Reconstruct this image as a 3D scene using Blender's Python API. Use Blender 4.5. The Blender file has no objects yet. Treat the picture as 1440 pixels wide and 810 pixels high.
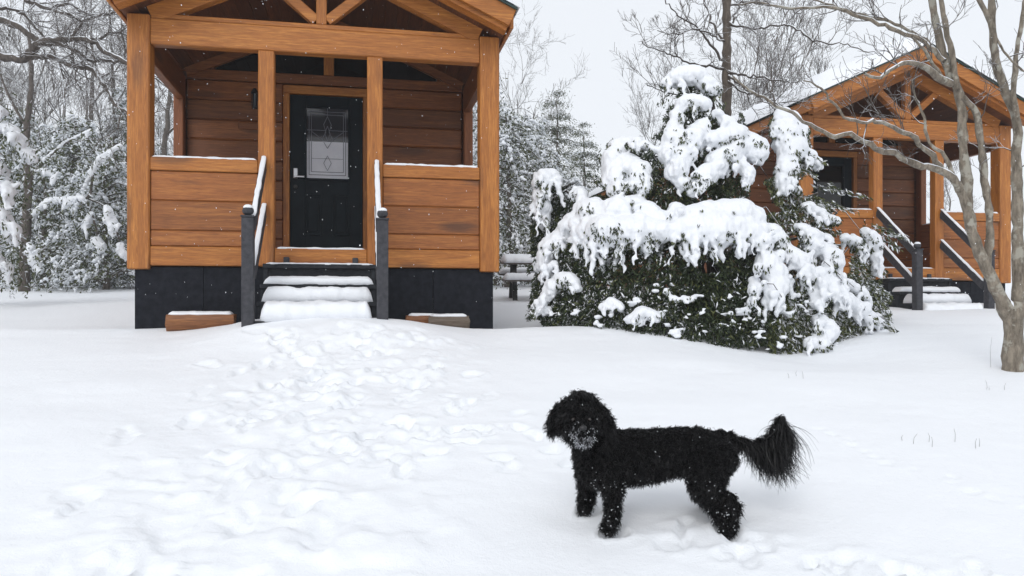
import bpy, bmesh, math, random
import numpy as np
from mathutils import Vector, Matrix

R = math.radians
SC = bpy.context.scene
COL = SC.collection
EYE = 1.58
FPX = 1100.0

# ---------------------------------------------------------------- camera
cam = bpy.data.objects.new('camera', bpy.data.cameras.new('camera'))
COL.objects.link(cam)
cam.location = (0, 0, EYE)
cam.rotation_euler = (R(90), 0, 0)
cam.data.sensor_width = 36
cam.data.lens = 36 * FPX / 1440
cam.data.shift_y = 25 / 1440
cam.data.clip_end = 1500
SC.camera = cam

# ---------------------------------------------------------------- sky + sun (overcast)
SUN_EL, SUN_AZ = R(38), R(198)        # azimuth clockwise from +Y: light from behind the camera, a little left
w = bpy.data.worlds.new('World'); SC.world = w; w.use_nodes = True
nt = w.node_tree; nt.nodes.clear()
out = nt.nodes.new('ShaderNodeOutputWorld'); bg = nt.nodes.new('ShaderNodeBackground')
sky = nt.nodes.new('ShaderNodeTexSky'); sky.sky_type = 'NISHITA'; sky.sun_disc = False
sky.sun_elevation = SUN_EL; sky.sun_rotation = SUN_AZ; sky.dust_density = 4
hs = nt.nodes.new('ShaderNodeHueSaturation'); hs.inputs['Saturation'].default_value = .35
mx = nt.nodes.new('ShaderNodeMixRGB'); mx.inputs[0].default_value = .86
mx.inputs[2].default_value = (8.35, 8.7, 9.2, 1)      # the closed cloud deck
nt.links.new(sky.outputs[0], hs.inputs['Color']); nt.links.new(hs.outputs[0], mx.inputs[1])
nt.links.new(mx.outputs[0], bg.inputs['Color']); bg.inputs['Strength'].default_value = .102
nt.links.new(bg.outputs[0], out.inputs['Surface'])
sun = bpy.data.objects.new('sun', bpy.data.lights.new('sun', 'SUN')); COL.objects.link(sun)
sun.data.energy = .95; sun.data.angle = R(35); sun.data.color = (1, .985, .96)
d = Vector((math.sin(SUN_AZ) * math.cos(SUN_EL), math.cos(SUN_AZ) * math.cos(SUN_EL), math.sin(SUN_EL)))
sun.rotation_euler = d.to_track_quat('Z', 'Y').to_euler()
sun.location = (0, 0, 30)

SC.view_settings.view_transform = 'Standard'; SC.view_settings.look = 'None'
SC.view_settings.exposure = 0.17; SC.view_settings.gamma = 1
SC.view_settings.use_curve_mapping = False
SC.cycles.max_bounces = 8; SC.cycles.diffuse_bounces = 4; SC.cycles.volume_bounces = 1
SC.cycles.use_denoising = True

rng = np.random.default_rng(7)
random.seed(7)

# ---------------------------------------------------------------- helpers
def P(px, py, D):
    """photo pixel at distance D (along +Y) -> world point"""
    return np.array([(px - 720) / FPX * D, D, EYE + (430 - py) / FPX * D])

def tag(o, label=None, cat=None, group=None, kind=None):
    if label: o['label'] = label
    if cat: o['category'] = cat
    if group: o['group'] = group
    if kind: o['kind'] = kind
    return o

def empty(name, loc, rz=0, label=None, cat=None, group=None):
    o = bpy.data.objects.new(name, None); COL.objects.link(o)
    o.location = loc; o.rotation_euler = (0, 0, rz); o.empty_display_size = .2
    return tag(o, label, cat, group)

def link(name, me, mats, parent=None, smooth=False):
    if not isinstance(mats, (list, tuple)): mats = [mats]
    for m in mats:
        if m.name not in [k.name for k in me.materials]: me.materials.append(m)
    o = bpy.data.objects.new(name, me); COL.objects.link(o)
    if parent is not None: o.parent = parent
    if smooth: me.polygons.foreach_set('use_smooth', [True] * len(me.polygons))
    return o

def mesh_np(name, verts, faces, mat_idx=None):
    """faces: (n,4) or (n,3) array"""
    verts = np.asarray(verts, np.float32); faces = np.asarray(faces, np.int32)
    me = bpy.data.meshes.new(name)
    k = faces.shape[1]
    me.vertices.add(len(verts)); me.vertices.foreach_set('co', verts.ravel())
    me.loops.add(faces.size); me.loops.foreach_set('vertex_index', faces.ravel())
    me.polygons.add(len(faces))
    me.polygons.foreach_set('loop_start', np.arange(0, faces.size, k, dtype=np.int32))
    me.polygons.foreach_set('loop_total', np.full(len(faces), k, np.int32))
    if mat_idx is not None: me.polygons.foreach_set('material_index', np.asarray(mat_idx, np.int32))
    me.update(calc_edges=True)
    me.validate()
    return me

class MB:
    """collects bevelled boxes, bars, prisms"""
    def __init__(s): s.bm = bmesh.new()
    def box(s, x0, x1, y0, y1, z0, z1, bev=.006, jit=0):
        r = bmesh.ops.create_cube(s.bm, size=1)
        vs = r['verts']
        for v in vs:
            v.co = Vector((x0 + (v.co.x + .5) * (x1 - x0), y0 + (v.co.y + .5) * (y1 - y0), z0 + (v.co.z + .5) * (z1 - z0)))
        if jit:
            off = random.uniform(-jit, jit)
            for v in vs: v.co.y += off
        if bev:
            es = list({e for v in vs for e in v.link_edges})
            bmesh.ops.bevel(s.bm, geom=es, offset=bev, segments=1, affect='EDGES')
        return s
    def bar(s, a, b, w, h, bev=.004, up=(0, 0, 1)):
        """rectangular bar from a to b, w sideways, h along up"""
        a, b = Vector(a), Vector(b); ax = (b - a).normalized()
        sd = ax.cross(Vector(up)).normalized(); u = sd.cross(ax).normalized()
        r = bmesh.ops.create_cube(s.bm, size=1); vs = r['verts']; L = (b - a).length
        for v in vs:
            c = v.co.copy(); v.co = a + ax * ((c.x + .5) * L) + sd * (c.y * w) + u * (c.z * h)
        if bev:
            es = list({e for v in vs for e in v.link_edges})
            bmesh.ops.bevel(s.bm, geom=es, offset=bev, segments=1, affect='EDGES')
        return s
    def prism(s, pts, y0, y1):
        """polygon in xz extruded along y"""
        f = [s.bm.verts.new((x, y0, z)) for x, z in pts]; g = [s.bm.verts.new((x, y1, z)) for x, z in pts]
        n = len(pts); s.bm.faces.new(f); s.bm.faces.new(g[::-1])
        for i in range(n): s.bm.faces.new((f[i], g[i], g[(i + 1) % n], f[(i + 1) % n]))
        bmesh.ops.recalc_face_normals(s.bm, faces=s.bm.faces)
        return s
    def sphere(s, c, r, sub=2, sc=(1, 1, 1)):
        m = Matrix.Translation(c) @ Matrix.Diagonal((*[r * k for k in sc], 1))
        bmesh.ops.create_icosphere(s.bm, subdivisions=sub, radius=1, matrix=m); return s
    def cyl(s, a, b, r0, r1=None, seg=12):
        r1 = r0 if r1 is None else r1
        a, b = Vector(a), Vector(b); q = (b - a).to_track_quat('Z', 'Y')
        m = Matrix.Translation((a + b) / 2) @ q.to_matrix().to_4x4()
        bmesh.ops.create_cone(s.bm, cap_ends=True, segments=seg, radius1=r0, radius2=r1, depth=(b - a).length, matrix=m); return s
    def build(s, name, mat, parent=None, smooth=False):
        bmesh.ops.recalc_face_normals(s.bm, faces=s.bm.faces)
        me = bpy.data.meshes.new(name); s.bm.to_mesh(me); s.bm.free()
        return link(name, me, mat, parent, smooth)

# value noise
_perm = rng.random((64, 64, 64)).astype(np.float32)
def vnoise(x, y, z=0):
    x, y, z = np.broadcast_arrays(np.asarray(x, float), np.asarray(y, float), np.asarray(z, float))
    xi, yi, zi = np.floor(x).astype(int), np.floor(y).astype(int), np.floor(z).astype(int)
    fx, fy, fz = x - xi, y - yi, z - zi
    fx, fy, fz = [f * f * (3 - 2 * f) for f in (fx, fy, fz)]
    def g(a, b, c): return _perm[(xi + a) % 64, (yi + b) % 64, (zi + c) % 64]
    l = lambda a, b, t: a + (b - a) * t
    return l(l(l(g(0,0,0), g(1,0,0), fx), l(g(0,1,0), g(1,1,0), fx), fy),
             l(l(g(0,0,1), g(1,0,1), fx), l(g(0,1,1), g(1,1,1), fx), fy), fz) * 2 - 1
def fbm(x, y, z=0, o=4):
    s = 0; a = .5
    for i in range(o):
        s = s + a * vnoise(np.asarray(x) * 2**i + 7.3 * i, np.asarray(y) * 2**i + 3.1 * i, np.asarray(z) * 2**i + 1.7 * i); a *= .5
    return s
def sstep(a, b, x):
    t = np.clip((x - a) / (b - a), 0, 1); return t * t * (3 - 2 * t)

# ---------------------------------------------------------------- materials
def mat(name, col, rough=.6, **kw):
    m = bpy.data.materials.new(name); m.use_nodes = True
    b = m.node_tree.nodes['Principled BSDF']
    b.inputs['Base Color'].default_value = (*col, 1); b.inputs['Roughness'].default_value = rough
    for k, v in kw.items(): b.inputs[k.replace('_', ' ')].default_value = v
    return m
def N(m, t, **kw):
    n = m.node_tree.nodes.new(t)
    for k, v in kw.items(): setattr(n, k, v)
    return n
def L(m, a, b): m.node_tree.links.new(a, b)
def noise(m, vec, scale, detail=4, rough=.6, dist=0):
    n = N(m, 'ShaderNodeTexNoise'); n.inputs['Scale'].default_value = scale; n.inputs['Detail'].default_value = detail
    n.inputs['Roughness'].default_value = rough; n.inputs['Distortion'].default_value = dist
    if vec is not None: L(m, vec, n.inputs['Vector'])
    return n
def ramp(m, fac, stops):
    r = N(m, 'ShaderNodeValToRGB'); e = r.color_ramp.elements
    while len(e) < len(stops): e.new(.5)
    for i, (p, c) in enumerate(stops): e[i].position = p; e[i].color = (*c, 1)
    L(m, fac, r.inputs[0]); return r
def mixc(m, fac, a, b, mode='MIX'):
    n = N(m, 'ShaderNodeMixRGB', blend_type=mode)
    for i, v in ((0, fac), (1, a), (2, b)):
        if isinstance(v, (int, float)): n.inputs[i].default_value = v
        elif isinstance(v, tuple): n.inputs[i].default_value = (*v, 1)
        else: L(m, v, n.inputs[i])
    return n
def bump(m, h, strength, dist=.01):
    b = N(m, 'ShaderNodeBump'); b.inputs['Strength'].default_value = strength; b.inputs['Distance'].default_value = dist
    L(m, h, b.inputs['Height']); L(m, b.outputs[0], m.node_tree.nodes['Principled BSDF'].inputs['Normal']); return b

def snow_mat(name, col=(.84, .862, .895), sc=1.0, b=.35):
    m = mat(name, col, .65, Subsurface_Weight=0.0)
    tc = N(m, 'ShaderNodeTexCoord')
    n1 = noise(m, tc.outputs['Object'], 30 * sc, 6, .7); n2 = noise(m, tc.outputs['Object'], 150 * sc, 2, .6)
    a = N(m, 'ShaderNodeMath', operation='MULTIPLY_ADD'); L(m, n2.outputs[0], a.inputs[0]); a.inputs[1].default_value = .35; L(m, n1.outputs[0], a.inputs[2])
    bump(m, a.outputs[0], b, .012)
    return m
M_snow = snow_mat('snow', b=.5)
M_snow_clump = snow_mat('snow_clump', (.83, .85, .885), 1.0, .6)

def wood_mat(name, c0, c1, axis='x', dark=(.07, .025, .01), vary=.25, knots=.5, rough=.55):
    """stained pine: grain runs along axis, one tone per board"""
    m = mat(name, c0, rough)
    tc = N(m, 'ShaderNodeTexCoord'); geo = N(m, 'ShaderNodeNewGeometry')
    mp = N(m, 'ShaderNodeMapping'); s = {'x': (.9, 15, 15), 'y': (15, .9, 15), 'z': (15, 15, .9)}[axis]
    mp.inputs['Scale'].default_value = s; L(m, tc.outputs['Object'], mp.inputs['Vector'])
    off = N(m, 'ShaderNodeVectorMath', operation='SCALE'); off.inputs[0].default_value = (13, 17, 19)
    L(m, geo.outputs['Random Per Island'], off.inputs['Scale'])
    add = N(m, 'ShaderNodeVectorMath', operation='ADD'); L(m, mp.outputs[0], add.inputs[0]); L(m, off.outputs[0], add.inputs[1])
    g = noise(m, add.outputs[0], 2.3, 7, .68, 1.1)
    g2 = noise(m, add.outputs[0], 9, 3, .6, .4)
    big = noise(m, add.outputs[0], .55, 3, .6, .3)
    gg = N(m, 'ShaderNodeMath', operation='MULTIPLY_ADD'); L(m, big.outputs[0], gg.inputs[0]); gg.inputs[1].default_value = .55; L(m, g.outputs[0], gg.inputs[2])
    base = ramp(m, gg.outputs[0], [(.58, tuple(x * k for x, k in zip(c1, (.62, .55, .45)))), (.76, c0), (.95, c1)])
    fine = mixc(m, .5, base.outputs[0], ramp(m, g2.outputs[0], [(.33, (.36, .29, .22)), (.58, (1, 1, 1))]).outputs[0], 'MULTIPLY')
    # knots
    mk = N(m, 'ShaderNodeMapping'); ks = {'x': (.8, 3, 3), 'y': (3, .8, 3), 'z': (3, 3, .8)}[axis]
    mk.inputs['Scale'].default_value = ks; L(m, tc.outputs['Object'], mk.inputs['Vector'])
    ad2 = N(m, 'ShaderNodeVectorMath', operation='ADD'); L(m, mk.outputs[0], ad2.inputs[0]); L(m, off.outputs[0], ad2.inputs[1])
    vo = N(m, 'ShaderNodeTexVoronoi'); vo.inputs['Scale'].default_value = 1.15; L(m, ad2.outputs[0], vo.inputs['Vector'])
    kn = noise(m, add.outputs[0], 1.6, 3, .6, 1.5)
    ks_ = N(m, 'ShaderNodeMath', operation='MULTIPLY_ADD'); L(m, kn.outputs[0], ks_.inputs[0]); ks_.inputs[1].default_value = .22; L(m, vo.outputs['Distance'], ks_.inputs[2])
    kr = ramp(m, ks_.outputs[0], [(.235, (1, 1, 1)), (.36, (0, 0, 0))])
    kf = N(m, 'ShaderNodeMath', operation='MULTIPLY'); L(m, kr.outputs[0], kf.inputs[0]); kf.inputs[1].default_value = knots
    kc = mixc(m, kf.outputs[0], fine.outputs[0], dark)
    # per-board tone
    mr = N(m, 'ShaderNodeMapRange'); mr.inputs['To Min'].default_value = 1 - vary; mr.inputs['To Max'].default_value = 1 + vary * .7
    L(m, geo.outputs['Random Per Island'], mr.inputs['Value'])
    vm = N(m, 'ShaderNodeVectorMath', operation='SCALE'); L(m, kc.outputs[0], vm.inputs[0]); L(m, mr.outputs[0], vm.inputs['Scale'])
    L(m, vm.outputs[0], m.node_tree.nodes['Principled BSDF'].inputs['Base Color'])
    bump(m, g.outputs[0], .25, .004)
    return m
TRIM0, TRIM1 = (.37, .125, .019), (.52, .205, .038)
M_trim_x = wood_mat('trim_wood_along', TRIM0, TRIM1, 'x', vary=.12, knots=.55)
M_trim_y = wood_mat('trim_wood_deep', TRIM0, TRIM1, 'y', vary=.12)
M_trim_z = wood_mat('trim_wood_upright', TRIM0, TRIM1, 'z', vary=.12, knots=.45)
M_plank_x = wood_mat('plank_wood', (.29, .092, .017), (.42, .155, .032), 'x', vary=.22, knots=.75)
M_plank_y = wood_mat('plank_wood_deep', (.24, .075, .020), (.33, .11, .032), 'y', vary=.2, knots=.6)
M_plank_z = wood_mat('upright_plank_wood', (.24, .075, .020), (.33, .11, .032), 'z', vary=.2)
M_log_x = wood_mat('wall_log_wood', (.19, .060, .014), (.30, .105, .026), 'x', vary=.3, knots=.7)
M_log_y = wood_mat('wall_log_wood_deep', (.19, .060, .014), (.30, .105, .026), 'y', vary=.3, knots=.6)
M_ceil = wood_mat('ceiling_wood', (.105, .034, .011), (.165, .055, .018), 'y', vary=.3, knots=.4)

def mottled(name, c0, c1, sc=8, rough=.6, b=.2, **kw):
    m = mat(name, c0, rough, **kw); tc = N(m, 'ShaderNodeTexCoord')
    n = noise(m, tc.outputs['Object'], sc, 5, .6)
    L(m, ramp(m, n.outputs[0], [(.35, c0), (.65, c1)]).outputs[0], m.node_tree.nodes['Principled BSDF'].inputs['Base Color'])
    bump(m, n.outputs[0], b, .01); return m
M_skirt = mottled('black_skirting', (.009, .010, .014), (.017, .019, .025), 14, .55, .3, Specular_IOR_Level=.06)
M_slate = mottled('charcoal_paint', (.045, .046, .052), (.07, .07, .078), 20, .5, .15, Specular_IOR_Level=.06)
M_step = mottled('step_board_paint', (.02, .022, .026), (.035, .037, .042), 20, .5, .15, Specular_IOR_Level=.06)
M_door = mottled('door_paint', (.004, .009, .014), (.006, .013, .019), 6, .4, .05, Specular_IOR_Level=.12)
M_glass = mat('dark_glass', (.004, .005, .006), .04, Specular_IOR_Level=.5)
M_pane = mat('door_glass', (.035, .04, .048), .08, Specular_IOR_Level=.7)
M_blind = mottled('blind_fabric', (.72, .74, .80), (.80, .82, .87), 5, .7, .05)
M_lead = mat('leading', (.02, .022, .026), .4, Metallic=.6)
M_caming = mat('pale_leading', (.14, .15, .18), .4, Metallic=.3)
M_metal = mat('brushed_nickel', (.6, .6, .62), .3, Metallic=1.0)
M_iron = mat('black_iron', (.012, .012, .013), .5)
M_roof = mottled('green_roof_metal', (.012, .035, .033), (.02, .05, .045), 10, .4, .1)

def bark_mat(name, c0, c1, snow=.0, sc=20, patch=None):
    m = mat(name, c0, .9); tc = N(m, 'ShaderNodeTexCoord'); geo = N(m, 'ShaderNodeNewGeometry')
    mp = N(m, 'ShaderNodeMapping'); mp.inputs['Scale'].default_value = (1, 1, .35); L(m, tc.outputs['Object'], mp.inputs['Vector'])
    n = noise(m, mp.outputs[0], sc, 6, .7)
    c = ramp(m, n.outputs[0], [(.35, c0), (.62, c1)]).outputs[0]
    if patch:
        n3 = noise(m, tc.outputs['Object'], 9, 3, .6)
        c = mixc(m, ramp(m, n3.outputs[0], [(.55, (0, 0, 0)), (.62, (1, 1, 1))]).outputs[0], c, patch).outputs[0]
    if snow:
        sp = N(m, 'ShaderNodeSeparateXYZ'); L(m, geo.outputs['Normal'], sp.inputs[0])
        n2 = noise(m, tc.outputs['Object'], 3, 3, .6)
        a = N(m, 'ShaderNodeMath', operation='MULTIPLY_ADD'); L(m, n2.outputs[0], a.inputs[0]); a.inputs[1].default_value = .8; L(m, sp.outputs[2], a.inputs[2])
        f = ramp(m, a.outputs[0], [(1.0 - snow * .5, (0, 0, 0)), (1.08 - snow * .5, (1, 1, 1))])
        c = mixc(m, f.outputs[0], c, (.85, .88, .92)).outputs[0]
    L(m, c, m.node_tree.nodes['Principled BSDF'].inputs['Base Color'])
    bump(m, n.outputs[0], .9, .02); return m
M_bark_near = bark_mat('grey_lichen_bark', (.10, .082, .062), (.27, .23, .18), .12, 26, (.33, .31, .26))
M_bark = bark_mat('grey_bark', (.05, .042, .036), (.12, .10, .088), .12)
M_bark_snowy = bark_mat('snow_dusted_bark', (.07, .06, .052), (.14, .12, .105), .75)
M_bark_pine = bark_mat('pine_bark', (.06, .047, .038), (.13, .105, .085), 0, 14)
M_twig = bark_mat('twig_bark', (.075, .062, .052), (.12, .10, .09), .2)

def leaf_mat(name, c0, c1, rough=.5, spec=.35):
    m = mat(name, c0, rough, Specular_IOR_Level=spec); geo = N(m, 'ShaderNodeNewGeometry')
    L(m, ramp(m, geo.outputs['Random Per Island'], [(0, c0), (1, c1)]).outputs[0], m.node_tree.nodes['Principled BSDF'].inputs['Base Color'])
    return m
M_leaf_dark = leaf_mat('dark_evergreen_leaf', (.008, .016, .008), (.038, .055, .018))
M_leaf_olive = leaf_mat('olive_evergreen_leaf', (.06, .075, .022), (.12, .13, .045))
M_needle_far = leaf_mat('far_evergreen_needle', (.032, .046, .018), (.11, .12, .055), .7)
M_fur = leaf_mat('black_fur', (.0012, .0012, .0014), (.011, .0105, .0115), .36, .24)
M_frost = leaf_mat('snow_frosted_fur', (.05, .05, .055), (.42, .43, .46), .8)
M_skin = mat('black_undercoat', (.002, .002, .0022), .9, Specular_IOR_Level=.1)

# ---------------------------------------------------------------- ground
cab1 = dict(c=(-2.077, 8.43), a=R(9.5))
cab2 = dict(c=(6.48, 12.75), a=R(11.5))

prng = np.random.default_rng(21)
PITS = []
for i in range(115):                      # trampled track up to the steps
    t = prng.random() ** .8
    Y = 2.9 + t * 4.3
    X = -1.25 + .12 * math.sin(Y * 1.7) + prng.normal() * (.42 + .16 * t) - .12 * (t)
    PITS.append((X, Y, prng.uniform(.09, .19), prng.uniform(.05, .085), 1.57 + prng.normal() * .5, prng.uniform(.012, .045)))
for i in range(26):                       # prints out towards the dog
    t = prng.random(); X = -.9 + t * 1.1 + prng.normal() * .1; Y = 4.9 - t * .4 + prng.normal() * .22
    PITS.append((X, Y, prng.uniform(.05, .1), prng.uniform(.04, .07), prng.uniform(0, 3.14), prng.uniform(.015, .045)))
for i in range(30):                       # the dog's own track, leading off lower right
    t = i / 29; X = .75 + t * 1.25; Y = 3.45 - t * .55
    PITS.append((X + prng.normal() * .06, Y + prng.normal() * .07, prng.uniform(.045, .11), prng.uniform(.035, .06), prng.uniform(0, 3.14), prng.uniform(.010, .032)))
for i in range(14):                       # scattered prints on the right
    t = i / 13; X = 1.9 + .5 * t + prng.normal() * .05; Y = 4.9 - t * 1.3
    PITS.append((X, Y, .045, .035, prng.uniform(0, 3.14), prng.uniform(.006, .014)))
for (px, py, D) in ((860, 745, 3.50), (825, 712, 3.73), (1028, 745, 3.48), (1010, 718, 3.72)):
    PITS.append(((px - 720) / FPX * D, D, .065, .06, 0, .045))

def ground(x, y, detail=True):
    x = np.asarray(x, float); y = np.asarray(y, float)
    yy = y + .10 * vnoise(x * .5, 3.3) + 0 * x
    yf = np.maximum(yy, -12)
    s1 = -.005 + .167 * yf
    yb = np.minimum(yy, 30)
    s2 = 1.33 + .055 * (yb - 8) + .012 * np.maximum(np.minimum(yy, 260) - 30, 0)
    k = .02 + .33 * sstep(1.5, 4.5, x)
    h = np.clip(.5 + .5 * (s2 - s1) / k, 0, 1)
    z = s2 * (1 - h) + s1 * h - k * h * (1 - h) + k * .12 * (x > 99)
    z = z + .05 * fbm(x * .35, y * .35, 5, 3) * sstep(0, 3, y) + .014 * vnoise(x * 1.3, y * 2.2, 9)
    z = z - .11 * (1 - sstep(.8, 2.2, x)) * sstep(8.1, 9.0, y) * (1 - sstep(9.5, 13, y))
    z = z + .05 * np.exp(-((x - .75) / .9) ** 2 - ((y - 8.15) / .5) ** 2)          # drift before the evergreen
    z = z - .19 * np.exp(-((x - 2.75) / .95) ** 2 - ((y - 7.75) / 1.0) ** 2)
    z = z + .20 * np.exp(-((x + 1.75) / 1.15) ** 4 - ((y - 7.5) / .62) ** 2)
    if not detail: return z
    tr = np.exp(-((x + 1.28) / .95) ** 4) * sstep(2.2, 3.0, y) * (1 - sstep(7.2, 7.6, y))
    tr = np.maximum(tr, .55 * np.exp(-((x - .1) / 1.0) ** 2 - ((y - 4.8) / .5) ** 2))
    tr = np.maximum(tr, .6 * np.exp(-((y - (3.5 - (x - .7) * .42)) / .22) ** 2) * sstep(.2, .7, x) * (1 - sstep(1.9, 2.4, x)))
    rid = 1 - np.abs(fbm(x * 2.6, y * 3.1, 2, 4)) * 3
    ck = np.clip(fbm(x * 7, y * 7, 6, 3) - .12, 0, .25)
    z = z + tr * (.028 * fbm(x * 3.4, y * 3.4, 1, 5) + .016 * np.clip(rid, -1, 1) + .09 * ck)
    for (cx, cy, a, b, th, dp) in PITS:
        m = (np.abs(x - cx) < .4) & (np.abs(y - cy) < .4)
        if not m.any(): continue
        dx, dy = x[m] - cx, y[m] - cy
        u = (dx * math.cos(th) + dy * math.sin(th)) / a; v = (-dx * math.sin(th) + dy * math.cos(th)) / b
        r = np.sqrt(u * u + v * v) + .38 * vnoise(x[m] * 11 + cx * 9, y[m] * 11) + .2 * vnoise(x[m] * 31, y[m] * 31)
        z[m] += -dp * .66 * (1 - sstep(.62, 1.0, r)) + dp * .22 * np.exp(-((r - 1.2) / .22) ** 2)
    z = z + (.0045 * fbm(x * 9, y * 9, 4, 3) + .006 * fbm(x * 1.6 + 3, y * 4.5, 7, 3)) * sstep(1, 2, y) * (1 - sstep(9, 12, y))
    return z
def gz(x, y): return float(ground(np.array([float(x)]), np.array([float(y)]))[0])

def warp(a, b, step, far0, far1, g=1.12):
    c = list(np.arange(a, b, step)); s = step; v = b
    while v < far1: c.append(v); s *= g; v += s
    s = step; v = a - step; l = []
    while v > far0: l.append(v); s *= g; v -= s
    return np.array(l[::-1] + c)
xs = warp(-3.4, 3.2, .020, -120, 120, 1.06); ys = warp(2.6, 8.2, .020, -25, 150, 1.05)
X, Y = np.meshgrid(xs, ys); Z = ground(X.ravel(), Y.ravel())
nx, ny = len(xs), len(ys)
i = np.arange(nx * ny).reshape(ny, nx)
faces = np.stack([i[:-1, :-1], i[:-1, 1:], i[1:, 1:], i[1:, :-1]], -1).reshape(-1, 4)
gm = mesh_np('snow_ground', np.stack([X.ravel(), Y.ravel(), Z], 1), faces)
tag(link('ground', gm, M_snow, smooth=True), kind='structure')

# ---------------------------------------------------------------- snow pieces
def snow_loaf_mesh(a, b, width, height, n=None, taper=.04, lumpy=.25, seed=0, side=None, pw=.55, pc=1.0):
    """rounded ridge of snow lying along a->b (local coordinates); underside flat"""
    a, b = np.array(a, float), np.array(b, float); Ln = np.linalg.norm(b - a)
    n = n or max(8, int(Ln / .02)); ax = (b - a) / Ln
    sd = np.array(side, float) if side is not None else np.cross(ax, [0, 0, 1.]); sd /= np.linalg.norm(sd)
    up = np.array([0, 0, 1.])
    K = 12; V = []
    for i in range(n + 1):
        t = i / n; e = min(1, math.sqrt(max(0, min(t, 1 - t) * Ln / taper)) if taper else 1)
        for k in range(K):
            ph = math.pi * k / (K - 1)
            c, s = math.cos(ph), math.sin(ph) ** pw; c = math.copysign(abs(c) ** pc, c)
            nn = fbm(t * Ln * 9 + seed * 3.7, c * 1.5 + seed, seed * .37, 3)
            hh = height * (1 + lumpy * 1.6 * float(nn)) * e
            ww = width * .5 * (1 + lumpy * .5 * float(vnoise(t * Ln * 14 + seed, 3 + seed * 1.3, k // (K // 2)))) * (.75 + .25 * e)
            V.append(a + ax * (t * Ln) + sd * (c * ww) + up * (s * hh + (0 if 0 < k < K - 1 else -.004)))
    F = []
    for i in range(n):
        for k in range(K):
            k2 = (k + 1) % K
            F.append((i * K + k, (i + 1) * K + k, (i + 1) * K + k2, i * K + k2))
    V += [V[0] * .5 + V[K - 1] * .5, V[n * K] * .5 + V[n * K + K - 1] * .5]
    F4 = [f for f in F]
    me = bpy.data.meshes.new('snow_cap')
    caps = [[k for k in range(K)], [n * K + k for k in range(K)][::-1]]
    me.from_pydata([tuple(v) for v in V], [], F4 + caps); me.update()
    bm = bmesh.new(); bm.from_mesh(me); bmesh.ops.recalc_face_normals(bm, faces=bm.faces)
    loose = [v for v in bm.verts if not v.link_faces]; bmesh.ops.delete(bm, geom=loose, context='VERTS')
    bm.to_mesh(me); bm.free()
    return me
def snow_loaf(name, a, b, width, height, parent=None, **k):
    return link(name, snow_loaf_mesh(a, b, width, height, **k), M_snow_clump, parent, True)

def blob_mesh(name, spheres, voxel=.02, smooth=3, disp=0.0, dscale=.12, zst=1.0):
    """union of spheres -> one continuous voxel-remeshed surface"""
    ico = bmesh.new(); bmesh.ops.create_icosphere(ico, subdivisions=2, radius=1)
    iv = np.array([v.co[:] for v in ico.verts]); itf = np.array([[v.index for v in f.verts] for f in ico.faces]); ico.free()
    S = np.array([s[:4] for s in spheres], float)
    sc = np.array([s[4] if len(s) > 4 else (1, 1, 1) for s in spheres], float)
    V = (iv[None] * S[:, 3][:, None, None] * sc[:, None, :] + S[:, :3][:, None, :]).reshape(-1, 3)
    F = (itf[None] + (np.arange(len(S)) * len(iv))[:, None, None]).reshape(-1, 3)
    me = mesh_np(name + '_raw', V, F)
    o = bpy.data.objects.new('tmp', me); COL.objects.link(o)
    r = o.modifiers.new('r', 'REMESH'); r.mode = 'VOXEL'; r.voxel_size = voxel
    if smooth:
        s = o.modifiers.new('s', 'SMOOTH'); s.factor = .6; s.iterations = smooth
    dg = bpy.context.evaluated_depsgraph_get(); ev = o.evaluated_get(dg)
    res = bpy.data.meshes.new_from_object(ev, depsgraph=dg); res.name = name
    bpy.data.objects.remove(o); bpy.data.meshes.remove(me)
    if disp:
        n = len(res.vertices); co = np.empty(n * 3, np.float32); no = np.empty(n * 3, np.float32)
        res.vertices.foreach_get('co', co); res.vertex_normals.foreach_get('vector', no)
        co = co.reshape(-1, 3); no = no.reshape(-1, 3)
        h = fbm(co[:, 0] / dscale, co[:, 1] / dscale, co[:, 2] / (dscale * zst), 4)
        if zst > 1: h = h * (1 - .75 * np.clip(no[:, 2], 0, 1))
        co = co + no * (h * disp)[:, None].astype(np.float32)
        res.vertices.foreach_set('co', co.ravel()); res.update()
    return res

# ---------------------------------------------------------------- tubes / trees
def tubes_mesh(name, polys, sides=5):
    """polys: list of (points(n,3), radii(n))"""
    V, F = [], []; base = 0
    ang = np.linspace(0, 2 * np.pi, sides, endpoint=False)
    for pts, rad in polys:
        pts = np.asarray(pts, float); rad = np.asarray(rad, float); n = len(pts)
        if n < 2: continue
        tn = np.gradient(pts, axis=0); tn /= np.linalg.norm(tn, axis=1, keepdims=True) + 1e-9
        ref = np.array([0, 0, 1.]) if abs(tn[0, 2]) < .9 else np.array([1., 0, 0])
        a = np.cross(tn, ref); a /= np.linalg.norm(a, axis=1, keepdims=True) + 1e-9; b = np.cross(tn, a)
        ring = pts[:, None] + rad[:, None, None] * (np.cos(ang)[None, :, None] * a[:, None] + np.sin(ang)[None, :, None] * b[:, None])
        V.append(ring.reshape(-1, 3))
        i = np.arange(n - 1)[:, None] * sides + np.arange(sides)[None]; j = np.arange(n - 1)[:, None] * sides + (np.arange(sides)[None] + 1) % sides
        F.append((np.stack([i, i + sides, j + sides, j], -1).reshape(-1, 4)) + base)
        base += n * sides
    return mesh_np(name, np.concatenate(V), np.concatenate(F))

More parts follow.
